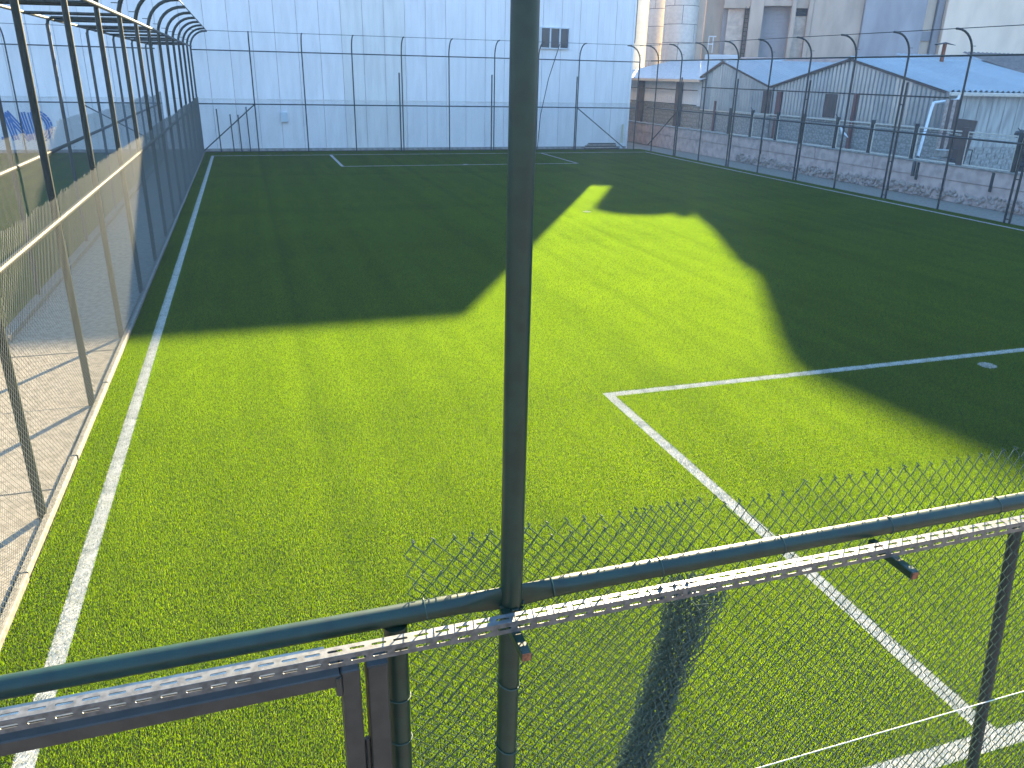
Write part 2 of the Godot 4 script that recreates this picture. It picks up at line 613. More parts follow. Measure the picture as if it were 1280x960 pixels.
func build_near_fence() -> void:
	var z := -1.90
	var t := thing("chain_link_fence", "near dark green tubular fence with chain-link, directly before the viewer", "fence", Vector3(0.645, 0, z))
	var g := Geo.new()
	var pp := PackedVector3Array([Vector3(0.632, -0.05, z), Vector3(0.640, 1.4, z), Vector3(0.645, 2.1, z), Vector3(0.643, 4.37, z)])
	for k in range(1, 9):
		var q := PI / 2 * k / 8
		pp.append(Vector3(0.643, 4.37 + sin(q) * 0.68, z - (1 - cos(q)) * 0.68))
	g.tube(pp, 0.0345, 28, true, null, Vector3(0, 0, 1))
	var main := part("post", g, M.steel_green, t)
	main.set_meta("label", "tall post crossing the whole view")
	for y in [1.76, 1.485, 1.2]:
		var tie := Geo.new()
		tie.ring(Vector3(0.642, y, z), Vector3(0.05, 1, 0.12).normalized(), 0.0385, 0.0022, 20, 0.01)
		part("tie_wire", tie, M.wire_green, main)
	var bead := Geo.new()
	for k in 18:
		var a := TAU * k / 18
		var lump := 0.004 + 0.002 * sin(k * 2.3)
		bead.box(Vector3(0.645 + cos(a) * 0.037, 2.065 + 0.006 * sin(k * 1.7), z + sin(a) * 0.037), Vector3(0.012, lump * 2, 0.012), 0.003, Basis(Vector3.UP, a))
	part("weld_bead", bead, M.steel_green, main)
	# top rail in two lengths, each end hammered flat where it meets the post
	for s in [-1, 1]:
		var rg := Geo.new()
		var pts := PackedVector3Array()
		var shp := []
		var far_end := -4.0 if s < 0 else 6.0
		pts.append(Vector3(far_end, 2.1, z))
		shp.append(Vector2.ONE)
		for k in 10:
			var d := 0.21 * (1.0 - k / 9.0)
			var f := 1.0 - smoothstep(0.0, 0.17, d)
			pts.append(Vector3(0.645 + s * (0.030 + d), 2.1 - 0.008 * f, z))
			shp.append(Vector2(1.0 - 0.62 * f, 1.0 + 0.30 * f))
		rg.tube(pts, 0.031, 28, true, shp)
		var rl := part("top_rail", rg, M.steel_green, t)
		for x in ([0.375, -0.9] if s < 0 else [0.78, 1.16, 1.63, 2.09, 2.6, 3.3]):
			var tie := Geo.new()
			tie.ring(Vector3(x, 2.1, z - 0.002), Vector3(1, 0.03, 0.06).normalized(), 0.0335, 0.0022, 18, 0.004)
			part("tie_wire", tie, M.wire_green, rl)
	# short post that the gate hangs beside
	g = Geo.new()
	g.bar(Vector3(0.284, -0.05, z), Vector3(0.282, 2.068, z), 0.036, 24)
	var sp := part("post", g, M.steel_green, t)
	for y in [1.80, 1.63, 1.3]:
		var tie := Geo.new()
		tie.ring(Vector3(0.283, y, z), Vector3(0.1, 1, 0.0).normalized(), 0.0385, 0.002, 18)
		part("tie_wire", tie, M.wire_green, sp)
	# leaning tube behind the mesh
	g = Geo.new()
	g.bar(Vector3(3.145, -0.05, -1.99), Vector3(2.872, 1.93, -1.99), 0.025, 14)
	part("leaning_post", g, M.steel_dark, t)
	g = Geo.new()
	g.bar(Vector3(4.65, -0.05, z), Vector3(4.65, 2.09, z), 0.036, 14)
	part("post", g, M.steel_green, t)
	# brackets that carry the slotted angle
	for x in [0.618, 2.005, -1.3, 3.6]:
		var b := Geo.new()
		b.box(Vector3(x, 2.055, -1.775), Vector3(0.03, 0.03, 0.21), 0.003)
		var br := part("bracket", b, M.steel_green, t)
		var e := Geo.new()
		e.box(Vector3(x, 2.055, -1.6685), Vector3(0.026, 0.026, 0.004), 0.002)
		part("rusty_end", e, M.rust, br)
		if x > 1.9:
			var rr := Geo.new()
			rr.box(Vector3(x, 2.0712, -1.815), Vector3(0.027, 0.003, 0.05), 0.001)
			part("rusty_top", rr, M.rust, br)
	# mesh: one sheet all along, a second one doubled over it on the left, and the loose end rolled up
	rng.seed = 21
	g = Geo.new()
	chain_wires(g, 0.33, 5.2, 0.05, 2.285, -1.945, 0.061, 0.0024, 0.0, 0.0, 0.35)
	part("chain_link_mesh", g, M.wire_green, t, true)
	g = Geo.new()
	chain_wires(g, 0.355, 1.36, 0.05, 2.255, -1.957, 0.061, 0.0022, 1.3, 1.0, 0.6)
	part("chain_link_mesh", g, M.wire_green, t, true)
	g = Geo.new()
	var a0 := Vector3(1.375, 1.93, -1.985)
	var a1 := Vector3(1.00, 0.1, -2.02)
	var axis := (a1 - a0).normalized()
	var ex := axis.cross(Vector3(0, 0, 1)).normalized()
	var ey := axis.cross(ex)
	for i in 90:
		var turn := i / 90.0 * 3.2
		for strand in 1:
			var pts := PackedVector3Array()
			for j in 80:
				var l := j * 0.028 * 0.9
				if l > 1.87:
					break
				var sa := (turn + (0.02 if (i + j) % 2 == 0 else -0.02)) * TAU + sin(l * 3.0) * 0.35 + strand * 1.1
				var bulge := 1.0 + 0.22 * sin(l * 4.3 + i * 0.1) + (0.55 * exp(-l * 7.0))
				var rad := (0.026 + 0.0115 * turn) * bulge + rng.randf_range(-0.018, 0.020)
				pts.append(a0 + axis * l + ex * cos(sa) * rad * 1.1 + ey * sin(sa) * rad)
			g.tube(pts, 0.0024, 4, false)
	part("rolled_mesh", g, M.wire_roll, t)
	# straining wire
	g = Geo.new()
	g.tube(PackedVector3Array([Vector3(0.36, 1.0, -1.93), Vector3(1.72, 0.992, -1.932), Vector3(3.12, 1.005, -1.935), Vector3(4.6, 1.0, -1.93)]), 0.0022, 6)
	part("tension_wire", g, M.cord, t)
	build_slotted_angle()
	build_gate()


# L-shaped bar with long slots punched in both legs
func slotted_leg(g: Geo, x0: float, count: int, pitch: float, at: Callable, up: Vector3, width: float, thick: float) -> void:
	# at.call(x, s) is the point at x along and s across the leg; up is the outward normal
	var sl := 0.016
	var sr := 0.0047
	for i in count:
		var c := x0 + (i + 0.5) * pitch
		var mid := width * 0.52
		var hole := []
		var outer := []
		for k in 20:
			var t := TAU * (k + 0.5) / 20
			var hx := cos(t) * sr + (sl if cos(t) > 0 else -sl)
			hole.append(Vector2(c + hx, mid + sin(t) * sr))
			# the same direction on the rim of the cell
			var dx := cos(t)
			var dy := sin(t)
			var kx: float = (pitch / 2) / maxf(absf(dx), 1e-6)
			var ky: float = (width * 0.5) / maxf(absf(dy), 1e-6)
			var kk := minf(kx, ky)
			outer.append(Vector2(c + dx * kk, clampf(width * 0.5 + dy * kk, 0.0, width)))
		# put cell corners exactly
		for cx in [-1, 1]:
			for cy in [0.0, width]:
				var best := 0
				for k in 20:
					if outer[k].distance_to(Vector2(c + cx * pitch / 2, cy)) < outer[best].distance_to(Vector2(c + cx * pitch / 2, cy)):
						best = k
				outer[best] = Vector2(c + cx * pitch / 2, cy)
		for k in 20:
			var m := (k + 1) % 20
			var q := []
			for side in [0.0, -thick]:
				var p: Array = [outer[k], outer[m], hole[m], hole[k]].map(func(w): return at.call(w.x, w.y) + up * side)
				q.append(p)
				g.quad(p[0], p[1], p[2], p[3], up if side == 0.0 else -up)
			var hc: Vector3 = at.call(c + (sl if hole[k].x > c else -sl), mid)
			g.quad(q[0][3], q[0][2], q[1][2], q[1][3], hc - (q[0][3] + q[0][2]) / 2)
			if (outer[k].y < 1e-5 and outer[m].y < 1e-5) or (outer[k].y > width - 1e-5 and outer[m].y > width - 1e-5):
				g.quad(q[0][0], q[0][1], q[1][1], q[1][0], q[0][0] - hc)


func build_slotted_angle() -> void:
	var t := thing("slotted_angle_bar", "galvanised slotted steel angle lying in front of the green top rail", "metal bar", Vector3(0.6, 2.07, -1.75))
	var y := 2.113
	var z := -1.758
	var n := 0
	for seg in [[-2.355, 59, 0.0], [1.055, 60, 0.0026]]:
		var g := Geo.new()
		var off: float = seg[2]
		var tilt := 0.0 if n == 0 else 0.0015
		var top := func(x: float, s: float) -> Vector3: return Vector3(x, y + off + (x - 1.1) * tilt, z + off - s)
		var front := func(x: float, s: float) -> Vector3: return Vector3(x, y + off - s + (x - 1.1) * tilt, z + off)
		slotted_leg(g, seg[0], seg[1], 0.0605, top, Vector3.UP, 0.039, 0.002)
		slotted_leg(g, seg[0], seg[1], 0.0605, front, Vector3(0, 0, 1), 0.039, 0.002)
		# rounded heel
		var xe: float = seg[0] + seg[1] * 0.0605
		g.tube(PackedVector3Array([Vector3(seg[0], y + off - 0.001 + (seg[0] - 1.1) * tilt, z + off - 0.001), Vector3(xe, y + off - 0.001 + (xe - 1.1) * tilt, z + off - 0.001)]), 0.0014, 8)
		part("bar", g, M.zinc, t)
		n += 1
	for x in [1.095, 1.145, 1.19]:
		for leg in 2:
			var b := Geo.new()
			if leg == 0:
				b.tube(PackedVector3Array([Vector3(x, y + 0.002, z - 0.02), Vector3(x, y + 0.0085, z - 0.02)]), 0.006, 6)
				b.tube(PackedVector3Array([Vector3(x, y + 0.002, z - 0.02), Vector3(x, y + 0.012, z - 0.02)]), 0.003, 8)
			else:
				b.tube(PackedVector3Array([Vector3(x, y - 0.02, z + 0.002), Vector3(x, y - 0.02, z + 0.0085)]), 0.006, 6)
			part("bolt", b, M.zinc, t)


func build_gate() -> void:
	var t := thing("steel_gate", "grey box-section steel gate leaf under the slotted angle, lower left", "gate", Vector3(-0.5, 0, -1.79))
	var g := Geo.new()
	g.box(Vector3(-0.65, 2.032, -1.805), Vector3(1.51, 0.045, 0.11), 0.004)
	var tb := part("top_bar", g, M.gate_grey, t)
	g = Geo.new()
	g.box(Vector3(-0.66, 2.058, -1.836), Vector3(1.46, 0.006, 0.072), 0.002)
	part("painted_sun_strip", g, M.rail_cream, tb)  # cream colour stands in for sunlight on the gate bar's top
	g = Geo.new()
	g.box(Vector3(0.132, 1.06, -1.795), Vector3(0.052, 2.0, 0.09), 0.004)
	part("stile", g, M.gate_grey, t)
	g = Geo.new()
	g.box(Vector3(-1.42, 1.06, -1.795), Vector3(0.05, 2.0, 0.09), 0.004)
	part("stile", g, M.gate_grey, t)
	g = Geo.new()
	g.box(Vector3(-0.65, 0.10, -1.795), Vector3(1.49, 0.05, 0.09), 0.004)
	part("bottom_bar", g, M.gate_grey, t)
	g = Geo.new()
	var a := Vector3(-0.93, 2.02, -1.79)
	var b := Vector3(0.1, 0.15, -1.79)
	var d := (b - a).normalized()
	var side := Vector3(0, 0, 1)
	g.box((a + b) / 2, Vector3((b - a).length(), 0.04, 0.05), 0.003, Basis(d, side.cross(d).normalized(), side))
	part("diagonal_brace", g, M.kerb, t)
	g = Geo.new()
	g.bar(Vector3(0.098, 1.985, -1.752), Vector3(0.098, 2.045, -1.752), 0.009, 10)
	part("hinge_pin", g, M.gate_grey, t)
	var p := thing("gate_post", "narrow grey box-section post standing between gate and green post", "post", Vector3(0.205, 0, -1.80))
	g = Geo.new()
	g.box(Vector3(0.207, 1.02, -1.80), Vector3(0.058, 2.06, 0.08), 0.004)
	part("post_tube", g, M.gate_grey, p)
	g = Geo.new()
	g.box(Vector3(0.207, 2.052, -1.80), Vector3(0.06, 0.006, 0.082), 0.001)
	part("post_cap", g, M.steel_dark, p)
	g = Geo.new()
	g.bar(Vector3(0.1685, 1.65, -1.777), Vector3(0.1685, 1.78, -1.777), 0.009, 10)
	part("hinge", g, M.gate_grey, p)


# ---------------------------------------------------------------- left side: net fence, passage, second fence
func build_left() -> void:
	var X := -1.955
	var X2 := -3.47
	var t := thing("side_fence", "long pale-netted fence with curved posts along the left touch line", "fence", Vector3(X, 0, -20))
	for k in range(-2, 12):
		var z := -9.15 - k * 2.5
		part("curved_post", curved_post(Vector3(X, 0, z), Vector3.RIGHT, 0.038), M.steel_worn, t)
	part("curved_post", curved_post(Vector3(X, 0, -39.2), Vector3.RIGHT, 0.038), M.steel_dark, t)
	for z in [-1.75]:
		part("post", rail(Vector3(X, 0, z), Vector3(X, 2.2, z), 0.038, 10), M.steel_worn, t)
	part("upper_rail", rail(Vector3(X + 0.03, 4.42, -1.7), Vector3(X + 0.03, 4.42, -39.2), 0.03, 10), M.steel_worn, t)
	part("middle_rail", rail(Vector3(X + 0.028, 2.1, -1.7), Vector3(X + 0.028, 2.1, -39.2), 0.03, 10), M.steel_worn, t)
	part("tip_rail", rail(Vector3(X + 0.74, 5.05, -1.7), Vector3(X + 0.74, 5.05, -39.2), 0.014, 6), M.steel_worn, t)
	rng.seed = 31
	for k in 16:
		var z0 := -1.75 - k * 2.44
		var len_ := 2.44 if k < 15 else 0.85
		var g := Geo.new()
		net(g, Vector3(X + 0.066, 0.05, z0), Vector3(0, 0, -1), len_, Vector3(0.002 * sin(k * 2.0), 1, 0).normalized(), 2.33 + 0.025 * sin(k * 1.9), 0.062, 0.060, 0.0017, 0.02)
		part("netting", g, M.wire_pale, t, true)
	# lengths of kerb under the net
	rng.seed = 32
	for k in 19:
		var g := Geo.new()
		g.box(Vector3(X + 0.055 + rng.randf_range(-0.006, 0.006), 0.03, -2.75 - k * 2.0), Vector3(0.065, 0.065 + rng.randf_range(-0.008, 0.008), 1.985), 0.008)
		var kb := part("kerb_stone", g, M.kerb, t)
	# cross ties over the passage
	for k in range(-2, 6):
		var z := -14.1 - k * 4.45
		var g := Geo.new()
		g.tube(PackedVector3Array([Vector3(X2, 4.28, z), Vector3(X2 + 0.02, 4.38, z), Vector3(X2 + 0.1, 4.43, z), Vector3(X + 0.02, 4.45, z)]), 0.03, 8)
		part("cross_tie", g, M.steel_worn, t)
	for k in range(-1, 12):
		var z := -9.19 - k * 2.5
		var g := Geo.new()
		g.bar(Vector3(X2, 4.41, z), Vector3(X + 0.03, 4.43, z), 0.028, 8)
		part("cross_tie", g, M.steel_worn, t)
	var f := thing("passage_fence", "straight-post netted fence on the far side of the paved passage", "fence", Vector3(X2, 0, -20))
	for k in range(-2, 6):
		var z := -14.1 - k * 4.45
		part("post", rail(Vector3(X2, 0, z), Vector3(X2, 4.32, z), 0.034, 8), M.steel_dark, f)
	part("upper_rail", rail(Vector3(X2, 4.42, -2.7), Vector3(X2, 4.42, -39.2), 0.028, 8), M.steel_worn, f)
	part("middle_rail", rail(Vector3(X2 + 0.03, 2.1, -2.7), Vector3(X2 + 0.03, 2.1, -39.2), 0.036, 8), M.steel_worn, f)
	for k in 15:
		var g := Geo.new()
		net(g, Vector3(X2 + 0.065, 0.05, -2.8 - k * 2.44), Vector3(0, 0, -1), 2.44, Vector3.UP, 2.5 + 0.05 * sin(k * 2.3), 0.066, 0.062, 0.0017, 0.02)
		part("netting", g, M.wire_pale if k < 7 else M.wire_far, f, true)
	var g2 := Geo.new()
	g2.box(Vector3(X2 + 0.02, 0.04, -20.5), Vector3(0.16, 0.12, 37.4), 0.01)
	part("kerb", g2, M.kerb, f)


# ---------------------------------------------------------------- far fences, before the warehouse
func far_line(t: Node3D, a: Vector3, b: Vector3, xs: Array, companions: Array) -> void:
	var put := func(x: float) -> Vector3: return a.lerp(b, (x - a.x) / (b.x - a.x))
	for x in xs:
		part("curved_post", curved_post(put.call(x), Vector3(0, 0, 1), 0.029), M.steel_dark, t)
	for x in companions:
		var p: Vector3 = put.call(x) + Vector3(-0.13, 0, 0.0)
		part("short_post", rail(p, p + Vector3.UP * 3.55, 0.034, 8), M.steel_dark, t)
	for h in [[4.30, 0.024, "upper_rail"], [2.09, 0.027, "middle_rail"]]:
		part(h[2], rail(a + Vector3.UP * h[0], b + Vector3.UP * h[0], h[1], 8), M.steel_dark, t)
	part("tip_wire", rail(a + Vector3(0, 5.05, 0.72), b + Vector3(0, 5.05, 0.72), 0.010, 6), M.steel_dark, t)
	var g := Geo.new()
	var u := (b - a).normalized()
	net(g, a + Vector3(0, 0.03, 0.05), u, (b - a).length(), Vector3.UP, 2.3, 0.066, 0.066, 0.0015, 0.0)
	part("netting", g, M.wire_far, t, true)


func build_far() -> void:
	var a := Vector3(-1.95, 0, -39.2)
	var b := Vector3(19.35, 0, -38.75)
	var t := thing("end_fence", "dark fence with curved posts across the far end of the pitch", "fence", Vector3(8.7, 0, -39))
	far_line(t, a, b, [0.47, 2.70, 4.92, 7.19, 9.45, 11.70, 13.93, 16.07], [7.19, 11.7, 16.12])
	part("curved_post", curved_post(Vector3(19.35, 0, -38.75), Vector3.LEFT, 0.034), M.steel_dark, t)
	var g := Geo.new()
	g.bar(Vector3(-1.9, 0.08, -39.18), Vector3(0.45, 2.07, -39.14), 0.026, 8)
	part("brace", g, M.steel_dark, t)
	g = Geo.new()
	g.bar(Vector3(18.75, 0.15, -38.76), Vector3(16.1, 2.05, -38.81), 0.026, 8)
	part("brace", g, M.steel_dark, t)
	g = Geo.new()
	g.tube(PackedVector3Array([Vector3(14.75, 5.0, -38.2), Vector3(14.45, 3.4, -38.8), Vector3(14.1, 1.7, -38.82), Vector3(13.98, 0.1, -38.8)]), 0.02, 6)
	part("loose_cable", g, M.steel_dark, t)
	var t2 := thing("end_fence", "dark end fence of the neighbouring pitch, before the blue lettering", "fence", Vector3(-12, 0, -39.3))
	far_line(t2, Vector3(-24, 0, -39.35), Vector3(-3.4, 0, -39.25), [-22.2, -20.0, -17.8, -15.6, -13.4, -11.2, -9.02], [-13.4])
	g = Geo.new()
	g.bar(Vector3(-6.6, 2.05, -39.25), Vector3(-3.6, 0.3, -39.22), 0.026, 8)
	part("brace", g, M.steel_dark, t2)
	# four stumps left standing in the corner
	for q in [[-1.18, 1.83, "tallest but one of four thin stumps in the far corner, nearest the netted fence"], [-0.62, 1.60, "second thin stump from the netted fence in the far corner"], [-0.28, 1.58, "third thin stump from the netted fence, by the brace's middle"], [0.10, 1.92, "tallest thin stump in the far corner, beside the braced post"]]:
		var s := thing("stump_post", q[2], "post", Vector3(q[0], 0, -39.5), "thin stumps in the far corner")
		part("tube", rail(Vector3(q[0], 0, -39.5), Vector3(q[0] - 0.02, q[1], -39.5), 0.026, 8), M.steel_dark, s)
		var c := Geo.new()
		c.bar(Vector3(q[0] - 0.02, q[1], -39.5), Vector3(q[0] - 0.02, q[1] + 0.03, -39.5), 0.034, 8)
		part("cap", c, M.steel_dark, s)


# ---------------------------------------------------------------- warehouse
func build_warehouse() -> void:
	var Z := -39.75
	var H := 11.83
	var XR := 19.35
	var t := thing("warehouse", "huge pale blue metal-panelled warehouse closing the far end", "warehouse", Vector3(-6, 0, Z))
	var g := Geo.new()
	g.box(Vector3((XR - 40.0) / 2 - 0.02, (H - 0.1) / 2, Z - 12.06), Vector3(XR + 40.0 - 0.06, H - 0.1, 24.0), 0.0)
	part("body", g, M.stone, t)
	# sheet panels, each with a standing seam and two shallow ribs
	var pw := 0.985
	var pg := Geo.new()
	pg.box(Vector3(0, H / 2, -0.02), Vector3(pw - 0.014, H, 0.05), 0.006)
	for rx in [-0.16, 0.17]:
		pg.prism(PackedVector2Array([Vector2(-0.035, 0), Vector2(-0.018, 0.005), Vector2(0.018, 0.005), Vector2(0.035, 0)]), Vector3(rx, 0.02, 0.0055), Vector3.RIGHT, Vector3(0, 0, 1), Vector3.UP * (H - 0.04))
	var pm := pg.mesh()
	rng.seed = 51
	for k in 60:
		var x := XR - pw / 2 - k * pw
		var which := 0 if rng.randf() < 0.45 else 1
		if x > 4.2 and x < 7.9:
			which = 2 if x < 6.3 or rng.randf() < 0.5 else 0
		elif rng.randf() < 0.12:
			which = 3
		piece("panel", pm, M.panel[which], t, Vector3(x, 0.12, Z + rng.randf_range(-0.006, 0.006)))
	g = Geo.new()
	g.box(Vector3((XR - 40) / 2, 0.06, Z + 0.03), Vector3(XR + 40, 0.12, 0.12), 0.01)
	part("base_strip", g, M.concrete, t)
	g = Geo.new()
	g.box(Vector3((XR - 40) / 2, 2.28, Z + 0.016), Vector3(XR + 40, 0.035, 0.012), 0.003)
	part("lap_joint", g, M.panel[2], t)
	g = Geo.new()
	g.box(Vector3((XR - 40) / 2, H + 0.03, Z - 12), Vector3(XR + 40.1, 0.1, 24.3), 0.02)
	part("roof", g, M.roof_grey, t)
	g = Geo.new()
	g.box(Vector3(XR + 0.03, H / 2, Z - 0.05), Vector3(0.1, H, 0.2), 0.01)
	part("corner_trim", g, M.panel[3], t)
	# window of three lights
	var wx0 := 14.33
	var wx1 := 15.76
	var wy0 := 4.86
	var wy1 := 5.74
	g = Geo.new()
	g.box(Vector3((wx0 + wx1) / 2, wy0 - 0.03, Z + 0.05), Vector3(wx1 - wx0 + 0.14, 0.06, 0.10), 0.005)
	g.box(Vector3((wx0 + wx1) / 2, wy1 + 0.03, Z + 0.05), Vector3(wx1 - wx0 + 0.14, 0.06, 0.10), 0.005)
	for x in [wx0 - 0.035, wx1 + 0.035]:
		g.box(Vector3(x, (wy0 + wy1) / 2, Z + 0.05), Vector3(0.07, wy1 - wy0, 0.10), 0.005)
	for x in [wx0 + 0.47, wx0 + 0.98]:
		g.box(Vector3(x, (wy0 + wy1) / 2, Z + 0.05), Vector3(0.075, wy1 - wy0, 0.08), 0.005)
	var win := part("window", g, M.window_frame, t)
	for q in [[wx0, wx0 + 0.4325], [wx0 + 0.5075, wx0 + 0.9425], [wx0 + 1.0175, wx1]]:
		var p := Geo.new()
		p.box(Vector3((q[0] + q[1]) / 2, (wy0 + wy1) / 2, Z + 0.035), Vector3(q[1] - q[0], wy1 - wy0, 0.012))
		part("pane", p, M.dark_glass, win)
	g = Geo.new()
	g.box(Vector3(1.74, 1.52, Z + 0.10), Vector3(0.30, 0.44, 0.16), 0.012)
	var mb := part("meter_box", g, M.white_box, t)
	g = Geo.new()
	g.box(Vector3(1.74, 1.52, Z + 0.183), Vector3(0.25, 0.38, 0.006), 0.002)
	part("lid", g, M.pale_wall, mb)
	# blue lettering, N and D, each stroke painted as parallel bands
	var strokes := [[Vector2(-9.42, 0.52), Vector2(-9.62, 1.66), Vector2(-8.86, 0.52), Vector2(-9.02, 1.66)], [Vector2(-8.56, 0.52), Vector2(-8.68, 1.66)]]
	var names := ["letter", "letter"]
	for li in 2:
		g = Geo.new()
		for off in [-0.10, 0.0, 0.10]:
			var line: Array = strokes[li].duplicate()
			if li == 1:
				for k in range(1, 11):
					var q := PI / 2 - PI * k / 10
					line.append(Vector2(-8.62 + cos(q) * 0.56, 1.09 + sin(q) * 0.57))
			for k in line.size() - 1:
				var p: Vector2 = line[k]
				var q: Vector2 = line[k + 1]
				var d := (q - p).normalized()
				var s := Vector2(-d.y, d.x)
				var aa: Vector2 = p + s * off
				var bb: Vector2 = q + s * off
				g.prism(PackedVector2Array([aa + s * 0.036, aa - s * 0.036, bb - s * 0.036, bb + s * 0.036]), Vector3(0, 0, Z + 0.0185 + 0.0004 * k + 0.0001 * off * 10), Vector3.RIGHT, Vector3.UP, Vector3(0, 0, 0.0025))
		part("letter", g, M.lettering, t)
	g = Geo.new()
	g.box(Vector3(-9.9, 0.6, Z + 0.02), Vector3(0.10, 0.12, 0.004))
	part("full_stop", g, M.lettering, t)
	# things at the foot of the wall
	var j := thing("board_stack", "low stack of dark boards at the warehouse foot by the far right corner", "boards", Vector3(17.6, 0, -39.35))
	rng.seed = 52
	for k in 5:
		g = Geo.new()
		g.box(Vector3(17.75 + rng.randf_range(-0.12, 0.12), 0.045 + k * 0.062, -39.3 + rng.randf_range(-0.03, 0.03)), Vector3(1.9 - k * 0.1, 0.055, 0.22), 0.004, Basis(Vector3.UP, rng.randf_range(-0.02, 0.02)))
		part("board", g, M.stone if k % 2 else M.gate_grey, j)
	var d := thing("waste_pipe", "yellowed plastic pipe standing at the warehouse corner", "pipe", Vector3(19.0, 0, -39.45))
	g = Geo.new()
	g.bar(Vector3(18.95, 0.2, -39.4), Vector3(19.0, 1.25, -39.5), 0.055, 10)
	part("pipe_tube", g, M.yellowed, d)
	g = Geo.new()
	g.bar(Vector3(18.93, 0.05, -39.36), Vector3(18.955, 0.3, -39.4), 0.075, 10)
	part("pipe_foot", g, M.pipe_white, d)


